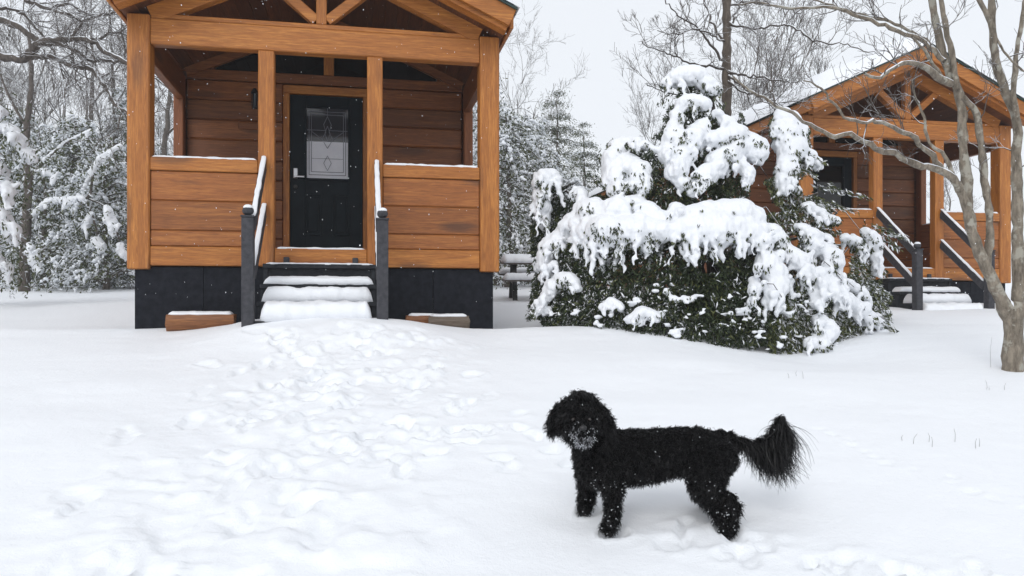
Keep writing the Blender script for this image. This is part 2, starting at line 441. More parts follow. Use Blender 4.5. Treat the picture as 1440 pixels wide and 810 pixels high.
def smooth_poly(pts, rad, step=.08, wob=0., rg=None):
    pts = np.asarray(pts, float); rad = np.asarray(rad, float)
    d = np.r_[0, np.cumsum(np.linalg.norm(np.diff(pts, axis=0), axis=1))]
    n = max(3, int(d[-1] / step) + 1); t = np.linspace(0, d[-1], n)
    # Catmull-Rom via tangents
    m = np.gradient(pts, d, axis=0)
    k = np.clip(np.searchsorted(d, t, side='right') - 1, 0, len(d) - 2); h = (d[k + 1] - d[k]); u = ((t - d[k]) / h)[:, None]; h = h[:, None]
    q = (2*u**3 - 3*u**2 + 1) * pts[k] + (u**3 - 2*u**2 + u) * h * m[k] + (-2*u**3 + 3*u**2) * pts[k+1] + (u**3 - u**2) * h * m[k+1]
    r = np.interp(t, d, rad)
    if wob and rg is not None:
        o = rg.normal(size=q.shape) * wob; o[0] = 0; q = q + o
        r = r * (1 + .08 * rg.normal(size=len(r)))
    return q, r

def grow(polys, start, dirn, length, r, level, rg, up=.15, spread=.7, kids=(4, 6), minr=.002, seg=6, shrink=.62, wob=.16):
    d = np.array(dirn, float); d /= np.linalg.norm(d); p = np.array(start, float)
    pts = [p.copy()]; dirs = [d.copy()]
    for i in range(seg):
        d = d + rg.normal(size=3) * wob + np.array([0, 0, up * .25]); d /= np.linalg.norm(d)
        p = p + d * length / seg; pts.append(p.copy()); dirs.append(d.copy())
    rr = np.linspace(r, max(minr, r * .35), seg + 1)
    polys.append((np.array(pts), rr))
    if level <= 0: return
    for k in range(rg.integers(kids[0], kids[1] + 1)):
        t = rg.uniform(.25, 1.0); i = min(seg, int(t * seg + .5)); dd = dirs[i]
        s = rg.normal(size=3); s -= s.dot(dd) * dd; s /= np.linalg.norm(s) + 1e-9
        nd = dd + s * spread * rg.uniform(.6, 1.3) + np.array([0, 0, up])
        grow(polys, pts[i], nd, length * shrink * rg.uniform(.7, 1.15), max(minr, rr[i] * .6), level - 1, rg, up, spread, kids, minr, max(3, seg - 1), shrink, wob)

# leaf cards: centres, directions -> diamonds
def cards(cent, dirn, length, width, rg):
    n = len(cent); d = dirn / (np.linalg.norm(dirn, axis=1, keepdims=True) + 1e-9)
    s = np.cross(d, rg.normal(size=(n, 3))); s /= np.linalg.norm(s, axis=1, keepdims=True) + 1e-9
    up = np.cross(s, d)
    L_ = np.asarray(length).reshape(-1, 1) * np.ones((n, 1)); W_ = np.asarray(width).reshape(-1, 1) * np.ones((n, 1))
    v0 = cent - d * L_ * .5; v2 = cent + d * L_ * .5; mid = cent - d * L_ * .05 + up * W_ * .25
    v1 = mid + s * W_ * .5; v3 = mid - s * W_ * .5
    V = np.stack([v0, v1, v2, v3], 1).reshape(-1, 3); F = np.arange(4 * n).reshape(-1, 4)
    return V, F

# ---------------------------------------------------------------- cabin
EAVE, VF, VR, SL, ZA = 2.02, -.42, 11.6, .455, 4.195
def zu(u): return ZA - SL * abs(u)

def copy_tree(o, parent=None):
    c = o.copy(); COL.objects.link(c); c.parent = parent
    if parent is not None:
        for k in ('label', 'category', 'group'):
            if k in c.keys() and k != 'label': del c[k]
    for ch in [k for k in bpy.data.objects if k.parent == o]: copy_tree(ch, c)
    return c

def boards(mb, x0, x1, zs, y0, y1, ax='x', jit=.004, bev=.007):
    for a, b in zip(zs[:-1], zs[1:]):
        if ax == 'x': mb.box(x0, x1, y0, y1, a + .0015, b - .0015, bev, jit)
        else:
            j = random.uniform(-jit, jit); mb.box(x0 + j, x1 + j, y0, y1, a + .0015, b - .0015, bev)
    return mb

def make_cabin():
    c = empty('log_cabin', (0, 0, 0))
    WI = 1.76
    # skirting (four sides, as one shell)
    mb = MB(); [mb.box(a_ + .002, b_ - .002, .06, .0995, -.4, .688, .004) for a_, b_ in ((-1.89, -1.21), (-1.21, 0), (0, 1.21), (1.21, 1.89))]; mb.box(-1.89, -1.85, .1003, VR - .15, -.4, .688, .004)
    mb.box(1.85, 1.89, .1003, VR - .15, -.4, .688, .004); mb.box(-1.85, 1.85, VR - .2, VR - .16, -.4, .688, 0)
    mb.build('skirting', M_skirt, c)
    # porch floor
    mb = MB()
    for k in range(16): mb.box(-1.76, 1.76, .10 + k * .13, .226 + k * .13, .84, .90, .004)
    mb.build('porch_floor', M_log_x, c)
    # half walls
    zsill = [.93, 1.07, 1.38, 1.69]
    for sg in (-1, 1):
        x0, x1 = (-1.728, -.655) if sg < 0 else (.655, 1.728)
        w_ = boards(MB(), x0, x1, [.902, 1.07, 1.38, 1.69], .025, .10, bev=.011).build('porch_rail_wall', M_plank_x, c)
        MB().box(x0, x1, .008, .115, 1.692, 1.83, .008).build('cap_board', M_trim_x, w_)
        MB().box(x0, x1, .012, .112, .70, .899, .008).build('bottom_board', M_trim_x, w_)
        snow_loaf('snow_cap', (x0 + .01, .065, 1.829), (x1 - .01, .065, 1.829), .10, .022, w_, seed=sg + 5, lumpy=.5)
        # sides
        xs_ = (-1.90, -1.80) if sg < 0 else (1.80, 1.90)
        s_ = boards(MB(), *xs_, zs=[.70, .90, 1.07, 1.38, 1.69, 1.83], y0=.222, y1=1.96, ax='y').build('porch_side_wall', M_plank_y, c)
        snow_loaf('snow_cap', (sg * 1.85, .24, 1.829), (sg * 1.85, 1.94, 1.829), .09, .02, s_, seed=sg + 9, lumpy=.5)
        MB().box(*(xs_ if sg < 0 else xs_),   .222, 1.96, 2.93, 3.26, .008).build('side_beam', M_log_y, c)  # darker wood than the front beam: the porch shade is put into its colour
        # posts
        px0, px1 = (-1.95, -1.73) if sg < 0 else (1.73, 1.95)
        p = MB(); p.box(px0, px1, 0, .22, .66, min(zu(px0), zu(px1)) - .004, .012); p.build('corner_post', M_trim_z, c)
        p = MB(); q0, q1 = sorted((sg * 1.93, sg * 1.81)); p.box(q0, q1, 1.962, 2.102, .69, 3.26, .01); p.build('corner_post', M_plank_z, c)  # back post, in darker wood than the front ones to stand in for shade
        p = MB(); m0 = sg * .57; p.box(m0 - .083, m0 + .083, .004, .14, .70, 3.0, .01); p.build('porch_post', M_trim_z, c)
    # beam with ledger board
    MB().box(-1.728, 1.728, .012, .15, 3.002, 3.27, .01).build('beam', M_trim_x, c)
    MB().box(-1.728, 1.728, .03, .12, 3.272, 3.325, .006).build('ledger_board', M_trim_x, c)
    MB().box(-.485, .485, .012, .098, .70, .895, .008).build('threshold_board', M_trim_x, c)
    snow_loaf('threshold_snow', (-.47, .05, .894), (.47, .05, .894), .07, .016, c, seed=2, lumpy=.6)
    for sg in (-1, 1): MB().box(sg * .36 - .03, sg * .36 + .03, -.03, .011, .72, .80, .006).build('step_bracket', M_slate, c)
    # front truss
    t = MB().box(-.055, .055, .03, .14, 3.327, zu(0) - .17, .006).build('king_post', M_trim_z, c)
    for sg in (-1, 1):
        MB().bar((sg * .06, .085, 3.37), (sg * .60, .085, 3.83), .10, .10).build('truss_brace', M_trim_x, c)
        MB().bar((sg * .0, .085, zu(0) - .095), (sg * 1.725, .085, zu(1.725) - .10), .12, .17, up=(0, 0, 1)).build('truss_rafter', M_trim_x, c)
        # barge boards in two steps
        MB().bar((0, VF + .02, ZA + .10), (sg * EAVE, VF + .02, zu(EAVE) + .10), .04, .19).build('barge_board', M_trim_x, c)
        MB().bar((0, VF + .12, ZA + .03), (sg * (EAVE - .03), VF + .12, zu(EAVE - .03) + .03), .14, .16).build('fly_rafter', M_trim_x, c)
        # eave fascia
        MB().box(*((-EAVE - .02, -EAVE + .02) if sg < 0 else (EAVE - .02, EAVE + .02)), VF + .045, VR, zu(EAVE) + .0, zu(EAVE) + .18, .006).build('fascia', M_trim_y, c)
    # ceiling boards (both slopes) and roof deck
    mb = MB()
    for sg in (-1, 1):
        n = 14
        for k in range(n):
            a, b = k / n * 1.99, (k + 1) / n * 1.99 - .004
            x0, x1 = sorted((sg * a, sg * b)); q = [(x, zu(x)) for x in ((x0, x1))]
            mb.prism([(q[0][0], q[0][1] + .03), (q[1][0], q[1][1] + .03), (q[1][0], q[1][1]), (q[0][0], q[0][1])], VF + .2, 2.11)
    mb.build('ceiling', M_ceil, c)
    roof = MB()
    for sg in (-1, 1):
        pts = [(0, ZA + .20), (sg * (EAVE + .045), zu(EAVE + .045) + .20), (sg * (EAVE + .045), zu(EAVE + .045) + .225), (0, ZA + .225)]
        roof.prism(pts if sg < 0 else pts[::-1], VF - .03, VR + .02)
    rf = roof.build('roof', M_roof, c)
    deck = MB()
    for sg in (-1, 1):
        pts = [(0, ZA + .05), (sg * (EAVE - .05), zu(EAVE - .05) + .05), (sg * (EAVE - .05), zu(EAVE - .05) + .195), (0, ZA + .195)]
        deck.prism(pts if sg < 0 else pts[::-1], VF + .22, VR - .02)
    deck.build('roof_deck', M_ceil, rf)
    # snow on the roof: one sheet over both slopes
    nu, nv = 61, 121
    uu = np.linspace(-EAVE - .07, EAVE + .07, nu); vv = np.linspace(VF - .05, VR + .03, nv)
    U, Vv = np.meshgrid(uu, vv)
    ed = np.minimum.reduce([(EAVE + .07 - np.abs(U)), Vv - VF + .05, VR + .03 - Vv])
    th = .26 * (.35 * np.sqrt(np.clip(ed / .06, 0, 1)) + .65 * sstep(0, .45, ed)) * (1 + .35 * fbm(U * 2.5, Vv * 2.5, 3, 3)) * (1 + .12 * vnoise(U * 9, Vv * 9))
    top = np.stack([U, Vv, ZA + .227 - SL * np.abs(U) + th], -1).reshape(-1, 3)
    bot = np.stack([U, Vv, ZA + .226 - SL * np.abs(U) - .0 * th], -1).reshape(-1, 3)
    i = np.arange(nu * nv).reshape(nv, nu)
    F = [np.stack([i[:-1, :-1], i[:-1, 1:], i[1:, 1:], i[1:, :-1]], -1).reshape(-1, 4)]
    link('roof_snow', mesh_np('roof_snow', top, F[0]), M_snow_clump, rf, True)
    # back wall of the porch, boards, with door hole
    before = set(bpy.data.objects)
    zs = [.90] + [.90 + .26 * k for k in range(1, 9)] + [3.235]
    DX0, DX1, DZ = -.505, .445, 3.10
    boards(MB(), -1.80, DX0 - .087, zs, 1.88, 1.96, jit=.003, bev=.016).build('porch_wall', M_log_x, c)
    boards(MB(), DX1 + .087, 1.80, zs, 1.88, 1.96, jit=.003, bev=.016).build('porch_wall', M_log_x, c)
    # solid boards in the gable's corners
    for sg in (-1, 1):
        pts = [(sg * 1.46, 3.375), (sg * 1.90, 3.375), (sg * 1.90, zu(1.9) + .02), (sg * 1.46, zu(1.46) + .02)]
        MB().prism(pts if sg < 0 else pts[::-1], 1.89, 1.95).build('gable_board', M_log_x, c)
    MB().box(-1.80, 1.80, 1.865, 1.965, 3.24, 3.37, .008).build('wall_plate', M_log_x, c)
    fr = MB(); fr.box(DX0 - .085, DX0 - .004, 1.855, 1.94, .90, DZ + .004, .006); fr.box(DX1 + .004, DX1 + .085, 1.855, 1.94, .90, DZ + .004, .006)
    fr.build('door_frame', M_trim_z, c); MB().box(DX0 - .085, DX1 + .085, 1.855, 1.94, DZ + .006, DZ + .115, .006).build('door_header', M_trim_x, c)
    # gable glass with frame members
    for sg in (-1, 1):
        pts = [(sg * .07, 3.38), (sg * 1.44, 3.38), (sg * 1.44, zu(1.44) - .08), (sg * .80, 3.68), (sg * .07, 3.68)]
        MB().prism(pts if sg < 0 else pts[::-1], 1.915, 1.925).build('gable_window', M_glass, c)
        MB().bar((0, 1.90, zu(0) - .08), (sg * 1.80, 1.90, zu(1.8) - .06), .10, .11).build('gable_rafter', M_log_x, c)
    MB().box(-.065, .065, 1.86, 1.94, 3.372, 3.68, .006).build('gable_stud', M_trim_z, c)
    gb = MB()
    for z0, z1 in ((3.684, 3.82), (3.823, 3.96), (3.963, 4.10)):
        h0, h1 = (ZA - z0) / SL, (ZA - z1) / SL; gb.prism([(-h0, z0), (h0, z0), (h1, z1), (-h1, z1)], 1.905, 1.945)
    gb.build('gable_board', M_log_x, c)
    # door
    dr = empty('door', (0, 0, 0)); dr.parent = c
    d = MB(); y0, y1 = 1.905, 1.945; gx0, gx1, g0, g1 = DX0 + .20, DX0 + .77, 1.98, 2.95
    d.box(DX0, gx0, y0, y1, .912, DZ, .003); d.box(gx1, DX1, y0, y1, .912, DZ, .003)
    d.box(gx0, gx1, y0, y1, g1, DZ, 0); d.box(gx0, gx1, y0, y1, .912, g0, 0)
    d.build('door_leaf', M_door, dr)
    fr2 = MB()
    for a, b, e, f in ((gx0 - .02, gx0 + .012, g0 - .02, g1 + .02), (gx1 - .012, gx1 + .02, g0 - .02, g1 + .02)): fr2.box(a, b, y0 - .014, y0 - .001, e, f, .004)
    for e, f in ((g0 - .02, g0 + .012), (g1 - .012, g1 + .02)): fr2.box(gx0 + .013, gx1 - .013, y0 - .014, y0 - .001, e, f, .004)
    fr2.build('glazing_bead', M_door, dr)
    for a, b in ((DX0 + .178, DX0 + .417), (DX0 + .548, DX0 + .785)):
        q = MB()
        q.box(a, a + .02, y0 - .018, y0 - .001, 1.22, 1.78, .004); q.box(b - .02, b, y0 - .018, y0 - .001, 1.22, 1.78, .004)
        q.box(a + .021, b - .021, y0 - .012, y0 - .001, 1.22, 1.24, .004); q.box(a + .021, b - .021, y0 - .012, y0 - .001, 1.76, 1.78, .004)
        q.box(a + .05, b - .05, y0 - .010, y0 - .001, 1.27, 1.73, .008)
        q.build('raised_panel', M_door, dr)
    gl = MB().box(gx0 + .002, gx1 - .002, 1.925, 1.935, g0 + .002, g1 - .002, 0).build('glass_pane', M_pane, dr)
    bl = MB().box(gx0 + .014, gx1 - .014, 1.9185, 1.9225, g0 + .015, 2.49, .001).build('window_blind', M_blind, dr)
    lead = MB(); yl = 1.913; cx = (gx0 + gx1) / 2
    def lb(x0, z0, x1, z1, w_=.007): lead.bar((x0, yl, z0), (x1, yl, z1), w_, .005, 0, up=(0, 1, 0))
    for k, (ix, iz) in enumerate(((.045, .06), (.075, .10))):
        lb(gx0 + ix, g0 + iz, gx0 + ix, g1 - iz); lb(gx1 - ix, g0 + iz, gx1 - ix, g1 - iz)
        lb(gx0 + ix, g0 + iz, gx1 - ix, g0 + iz); lb(gx0 + ix, g1 - iz, gx1 - ix, g1 - iz)
    for sx in (-1, 1):
        lb(cx, 2.83, cx + sx * .05, 2.72); lb(cx + sx * .05, 2.72, cx + sx * .02, 2.62); lb(cx + sx * .02, 2.62, cx + sx * .07, 2.52); lb(cx + sx * .07, 2.52, cx, 2.40)
        lb(cx, 2.70, cx + sx * .035, 2.60); lb(cx + sx * .035, 2.60, cx, 2.5); lb(cx + sx * .07, 2.52, cx + sx * .205, 2.62)
        lb(cx + sx * .05, 2.20, cx, 2.30, .005); lb(cx + sx * .05, 2.20, cx, 2.10, .005)
    lb(gx0 + .02, 2.64, cx - .03, 2.64); lb(cx + .03, 2.64, gx1 - .02, 2.64); lb(cx, g1 - .01, cx, 2.83); lb(gx0 + .08, 2.26, gx1 - .08, 2.26, .004)
    lead.build('leading', M_caming, dr)
    h = MB(); hx = DX0 + .07; h.box(hx - .03, hx + .03, y0 - .022, y0 - .001, 1.98, 2.12, .008); h.cyl((hx, y0 - .02, 2.0), (hx, y0 - .06, 2.0), .012); h.bar((hx - .01, y0 - .055, 2.0), (hx + .115, y0 - .055, 2.0), .016, .02)
    h.build('door_handle', M_metal, dr)
    h = MB(); h.cyl((hx, y0 - .001, 1.87), (hx, y0 - .03, 1.87), .026); h.build('lock', M_iron, dr)
    MB().box(DX0 - .004, DX1 + .004, 1.84, 1.904, .902, .925, .004).build('threshold', M_metal, dr)
    # wall lantern beside the door
    la = empty('wall_lantern', (0, 0, 0)); la.parent = c
    q = MB(); q.box(-.97, -.91, 1.865, 1.879, 2.98, 3.10, .004); q.cyl((-.94, 1.87, 3.06), (-.94, 1.77, 3.12), .008, .008, 8); q.cyl((-.94, 1.77, 3.12), (-.94, 1.77, 3.06), .02, .055, 6)
    q.cyl((-.94, 1.77, 2.86), (-.94, 1.77, 2.87), .04, .04, 6)
    for k in range(6): a = k * math.pi / 3; q.cyl((-.94 + .045 * math.cos(a), 1.77 + .045 * math.sin(a), 3.06), (-.94 + .035 * math.cos(a), 1.77 + .035 * math.sin(a), 2.87), .004, .004, 5)
    q.build('lantern_cage', M_iron, la); MB().cyl((-.94, 1.77, 2.87), (-.94, 1.77, 3.05), .028, .034, 8).build('lantern_glass', M_pane, la)
    q = MB(); q.box(-1.16, -.88, 1.865, 1.878, 2.60, 2.70, .012); pl = q.build('name_plaque', M_log_x, c)
    for o in set(bpy.data.objects) - before:
        if o.type == 'MESH': o.data.transform(Matrix.Translation((0, .24, 0)))
    # long side walls + rear wall
    zz = [.69 + .255 * k for k in range(0, 10)] + [3.26]
    for sg in (-1, 1):
        xs_ = (-1.93, -1.85) if sg < 0 else (1.85, 1.93)
        sw = boards(MB(), *xs_, zs=zz, y0=2.12, y1=VR - .15, ax='y', bev=.014).build('side_wall', M_log_y, c)
        wx = sg * 1.935
        for wy in (4.2, 8.2):
            w_ = MB(); w_.box(wx - .02, wx + .02, wy - .5, wy - .42, 1.7, 2.8, .004); w_.box(wx - .02, wx + .02, wy + .42, wy + .5, 1.7, 2.8, .004)
            w_.box(wx - .02, wx + .02, wy - .419, wy + .419, 1.7, 1.78, .004); w_.box(wx - .02, wx + .02, wy - .419, wy + .419, 2.72, 2.8, .004)
            wi = w_.build('window', M_trim_y, c); MB().box(wx - .006, wx + .006, wy - .418, wy + .418, 1.781, 2.719, 0).build('pane', M_glass, wi)
    rw = MB(); boards(rw, -1.85, 1.85, zz, VR - .22, VR - .155); rw.prism([(-1.85, 3.262), (1.85, 3.262), (0, zu(0) + .02)], VR - .215, VR - .16)
    rw.build('rear_wall', M_log_x, c)
    MB().box(-1.84, 1.84, 2.21, VR - .25, .7, 3.25, 0).build('interior', M_ceil, c)
    # steps
    st = empty('steps', (0, 0, 0)); st.parent = c
    TR = [(.715, -.005, -.27, .018), (.50, -.25, -.50, .085), (.32, -.49, -.74, .145), (.135, -.73, -1.0, .19)]
    for k, (z, ya, yb, sh) in enumerate(TR):
        tr_ = MB().box(-.575, .575, yb, ya, z - .045, z, .005).build('tread', M_step, st)
        wd = abs(yb - ya)
        snow_loaf('snow_cap', (-.56 + .012 * k, (ya + yb) / 2 - .0, z - .002), (.56 - .01 * k, (ya + yb) / 2 - .0, z - .002), wd * (.9 if k == 0 else 1.0), sh, tr_, seed=k * 3 + 1, lumpy=.16 if k else .5, taper=.06, pw=.42, pc=.75)
    sb = MB()
    for sg in (-1, 1):
        sb.prism([(0, 0)] * 0 or [(0, 0), (1, 0), (1, 1)], 0, .001) if False else None
        for k, (z, ya, yb, sh) in enumerate(TR): sb.box(sg * .55 - .02, sg * .55 + .02, yb + .03, (-.002 if k == 0 else ya + .02), -.25, z - .047, 0)
    sb.box(-.529, .529, -.22, -.20, -.2, .668, 0); sb.box(-.529, .529, -.46, -.44, -.2, .453, 0); sb.box(-.529, .529, -.70, -.68, -.2, .273, 0)
    sb.build('stringer', M_step, st)
    # hand rails
    for sg in (-1, 1):
        x = sg * .625
        pr = MB(); pr.box(x - .055, x + .055, -1.01, -.90, -.35, 1.11, .006); po = pr.build('newel_post', M_slate, c)
        kb = MB(); kb.box(x - .062, x + .062, -1.017, -.893, 1.112, 1.13, .004); kb.sphere((x, -.955, 1.175), .055, 2, (1, 1, .85)); kb.build('newel_cap', M_slate, po)
        sk = MB(); sk.sphere((x, -.955, 1.208), .046, 2, (1, 1, .62)); sk.build('snow_cap', M_snow_clump, po, True)
        xr = x - sg * .035
        for (za, zb) in ((1.80, 1.05), (1.30, .58)):
            ra = MB().bar((xr, .0, za), (xr, -.905, zb), .045, .11).build('hand_rail', M_slate, c)
            o = .062 / math.cos(math.atan2(za - zb, .905))
            snow_loaf('snow_cap', (xr, -.005, za + o - .008), (xr, -.90, zb + o - .008), .050, .018, ra, side=(1, 0, 0), seed=int(za * 10) + sg, lumpy=.35)
    return c

c1 = make_cabin(); c1.location = (-2.056, 8.43, EYE - .28); c1.rotation_euler = (0, 0, R(11))
G = 'timber cabins with gabled porches'
tag(c1, 'brown timber cabin with dark paneled front door, standing behind the trampled snow', 'cabin', G)
c2 = copy_tree(c1)
for o in c2.children_recursive:
    if o.name.startswith(('window_blind', 'leading')): bpy.data.objects.remove(o)
    elif o.name.startswith('glass_pane'): o.data = o.data.copy(); o.data.materials[0] = M_glass; c2.location = (6.48, 12.75, EYE - .28); c2.rotation_euler = (0, 0, R(11.5))
tag(c2, 'brown timber cabin half hidden behind the bent snow-loaded evergreen and bare forked tree', 'cabin', G)

# ---------------------------------------------------------------- logs, block, picnic table
def log_piece(name, a, b, r, label, mats=M_trim_x, snow=.03, seed=0, cut=True):
    a = np.array(a, float); b = np.array(b, float)
    m = MB(); ax = Vector(b - a).normalized(); q = ax.to_track_quat('X', 'Z')
    Ln = float(np.linalg.norm(b - a)); n, k = 14, 16; ring = []
    for i in range(n + 1):
        rw = []
        for j in range(k):
            t = 2 * math.pi * j / k; c_, s_ = math.cos(t), math.sin(t)
            rr = r * (1 + .06 * float(vnoise(i * .4 + seed, j * .7, seed)))
            z = s_ * rr
            if cut: z = min(z, r * .45)
            rw.append(m.bm.verts.new(Vector(((i / n - .5) * Ln + (.015 * float(vnoise(j, seed)) if i in (0, n) else 0), c_ * rr, z))))
        ring.append(rw)
    for i in range(n):
        for j in range(k): m.bm.faces.new((ring[i][j], ring[i + 1][j], ring[i + 1][(j + 1) % k], ring[i][(j + 1) % k]))
    m.bm.faces.new(ring[0]); m.bm.faces.new(ring[-1][::-1])
    o = m.build(name, mats)
    mid = (a + b) / 2; o.location = mid; o.rotation_euler = (0, 0, math.atan2(b[1] - a[1], b[0] - a[0]))
    s = snow_loaf('snow_cap', (-Ln / 2 + .01, 0, r * .45 - .004 if cut else r * .8), (Ln / 2 - .01, 0, r * .45 - .004 if cut else r * .8), r * 1.6, snow, o, seed=seed)
    return tag(o, label, 'log')
M_oldlog = wood_mat('weathered_log', (.13, .10, .075), (.26, .20, .15), 'x', vary=.2, knots=.8)
M_orlog = wood_mat('orange_log', (.22, .08, .025), (.36, .15, .045), 'x', vary=.1, knots=.9)
def on_front(u, v):
    a = R(11); return (-2.056 + u * math.cos(a) - v * math.sin(a), 8.43 + u * math.sin(a) + v * math.cos(a))
A = on_front(-1.50, -.22); B = on_front(-.86, -.22)
log_piece('half_log', (*A, gz(*A) + .075), (*B, gz(*B) + .085), .12, 'orange split log lying in snow against the black skirting, beside the steps', M_orlog, .035, 1)
A = on_front(.90, -.25); B = on_front(1.22, -.25)
log_piece('half_log', (*A, gz(*A) + .085), (*B, gz(*B) + .085), .10, 'shorter reddish-brown split log end lying nearest the right newel post', M_orlog, .03, 2)
A = on_front(1.13, -.30); B = on_front(1.55, -.30)
log_piece('half_log', (*A, gz(*A) + .09), (*B, gz(*B) + .085), .115, 'weathered grey split log lying in snow below the right porch wall', M_oldlog, .03, 3)

M_block = mottled('grey_concrete', (.22, .22, .23), (.32, .32, .33), 18, .8, .4)
p = P(1220, 474, 8.9); zb = gz(p[0], p[1])
o = MB().box(-.14, .14, -.12, .12, -.1, .12, .012).build('concrete_block', M_block); o.location = (p[0], p[1], zb)
tag(o, 'low grey concrete block in snow at the right foot of the bent evergreen', 'block')
snow_loaf('snow_cap', (-.13, 0, .119), (.13, 0, .119), .22, .05, o, seed=4)

M_table = mottled('weathered_table_wood', (.10, .085, .075), (.17, .15, .135), 12, .8, .2)
def picnic_table(x, y, rz):
    t = empty('picnic_table', (x, y, gz(x, y)), rz, 'small dark picnic table with snow-covered top and benches', 'picnic table')
    q = MB()
    for k in range(5): q.box(-.85, .85, -.36 + k * .146, -.225 + k * .146, .70, .74, .004)
    tp = q.build('tabletop', M_table, t)
    snow_loaf('snow_cap', (-.84, 0, .738), (.84, 0, .738), .78, .14, tp, seed=3, lumpy=.1, taper=.08)
    for sg in (-1, 1):
        q = MB(); q.box(-.85, .85, sg * .68 - .13, sg * .68 - .005, .42, .46, .004); q.box(-.85, .85, sg * .68 + .005, sg * .68 + .13, .42, .46, .004)
        b_ = q.build('bench', M_table, t); snow_loaf('snow_cap', (-.84, sg * .68, .458), (.84, sg * .68, .458), .30, .11, b_, seed=6 + sg, lumpy=.1, taper=.08)
    for sx in (-1, 1):
        for sg in (-1, 1): MB().bar((sx * .6, sg * .18, .70), (sx * .6, sg * .62, -.1), .05, .09, up=(1, 0, 0)).build('leg', M_iron, t)
        MB().box(sx * .6 - .065, sx * .6 - .027, -.78, .78, .36, .418, .003).build('bench_support', M_iron, t)
    return t
tb_ = picnic_table(.62, 15.2, R(4)); tb_.rotation_euler[0] = R(7)

# ---------------------------------------------------------------- the bent evergreen
BX, BY = 2.35, 9.0
sh = empty('evergreen_shrub', (BX, BY, gz(BX, BY)), 0, 'broad dark evergreen bent down under heavy clumps of wet snow', 'evergreen')
org = np.array([BX, BY, gz(BX, BY)])
srg = np.random.default_rng(5)
def depthD(px, py):
    """front surface of the bush at that height"""
    h = np.clip((490 - py) / 390, 0, 1)                      # 0 at foot, 1 at top
    cx = 985 + 10 * h; hw = 265 * (1 - .72 * h ** 1.6)
    q = np.clip(np.abs(px - cx) / hw, 0, 1)
    return 9.1 - (1.55 * (1 - .85 * h)) * np.sqrt(1 - q ** 2 * .97) + .1
SP = []
def drape(pts, r, fr=0, fl=.3, push=0, rj=.25, fs=1.0, step=.5):
    """snow lying along a drooping bough: pts in photo px, r in px; hanging fringe of fr fingers, each about fl metres"""
    pts = np.array(pts, float); rr = np.interp(np.linspace(0, 1, len(pts)), np.linspace(0, 1, len(np.atleast_1d(r))), np.atleast_1d(r)) if np.ndim(r) else np.full(len(pts), float(r))
    seg = np.r_[0, np.cumsum(np.linalg.norm(np.diff(pts, axis=0), axis=1))]
    n = max(2, int(seg[-1] / (rr.mean() * .38)))
    T = np.linspace(0, seg[-1], n)
    Q = np.stack([np.interp(T, seg, pts[:, 0]), np.interp(T, seg, pts[:, 1])], 1); RR = np.interp(T, seg, rr)
    for (x, y), r_ in zip(Q, RR):
        D = float(depthD(x, y)) - push
        c = P(x, y, D) + srg.normal(size=3) * np.array([.12, .2, .10]) * r_ / FPX * D
        r3 = r_ / FPX * D * srg.uniform(1 - rj, 1 + rj * .6)
        SP.append((*c, r3, (1.1, 1.25, .9)))
        for _ in range(3):
            a = srg.normal(size=3); a /= np.linalg.norm(a); SP.append((*(c + a * r3 * .6), r3 * srg.uniform(.4, .55)))
    for _ in range(fr):
        t = srg.uniform(0, seg[-1]); x, y = np.interp(t, seg, pts[:, 0]), np.interp(t, seg, pts[:, 1]); r_ = np.interp(t, seg, rr)
        D = float(depthD(x, y)) - push + srg.uniform(-.22, .12)
        p = P(x + srg.normal() * r_ * .55, y + r_ * .35, D)
        Ln = fl * srg.uniform(.25, 1.0); r0 = srg.uniform(.024, .050) * fs; k = int(Ln / .026) + 2
        dr = np.array([srg.normal() * .18, srg.normal() * .12 - .08, -1.])
        for j in range(k):
            u = j / (k - 1); wv = .012 * math.sin(j * 1.3 + p[0] * 9)
            q = p + dr * (u * Ln) + np.array([wv, 0, 0])
            rad = (r0 * (1 - .62 * u) + .004) * srg.uniform(.72, 1.25)
            SP.append((*q, max(rad, .013)))
            if srg.random() < .3: SP.append((*(q + srg.normal(size=3) * rad * 1.2), max(rad * .7, .013)))
# silhouettes and masses read off the photo
drape([(938, 118), (965, 104), (985, 112), (1008, 128)], [11, 15, 13, 10], 8, .16, fs=.7)
drape([(950, 160), (968, 140), (992, 150)], [10, 12, 10], 8, .2, fs=.7)
drape([(955, 165), (944, 195), (935, 222)], [9, 13, 9], 8, .2, fs=.7)
drape([(985, 178), (965, 205), (948, 240), (960, 258)], [13, 19, 15, 10], 14, .22)
drape([(1012, 162), (1028, 178), (1040, 196)], [9, 11, 13], 2, .1)
drape([(1000, 196), (1030, 192), (1058, 205), (1068, 226)], [14, 20, 18, 9], 12, .18)
drape([(1040, 205), (1010, 228), (990, 248), (973, 268)], [15, 18, 14, 8], 14, .18)
drape([(1030, 225), (1052, 240), (1050, 262)], [8, 10, 6], 10, .12, fs=.8)
drape([(1098, 158), (1103, 180), (1112, 205), (1104, 240), (1103, 268)], [12, 17, 18, 15, 9], 12, .14)
drape([(1106, 162), (1124, 182), (1122, 205)], [10, 13, 10], 5, .12)
drape([(1112, 215), (1135, 218), (1150, 234)], [9, 11, 7], 7, .10, fs=.8)
drape([(1110, 250), (1122, 268)], [10, 6], 5, .1, fs=.8)
drape([(862, 206), (882, 200), (905, 203)], [11, 10, 8], 4, .1)
drape([(868, 212), (862, 240), (868, 268), (866, 285)], [14, 17, 13, 7], 8, .1)
drape([(880, 225), (898, 240), (905, 262), (885, 262)], [12, 17, 11, 10], 8, .12)
drape([(908, 205), (925, 212)], [7, 6], 3, .08, fs=.7)
drape([(758, 248), (776, 244), (785, 254)], [9, 11, 8], 6, .3, fs=.8)
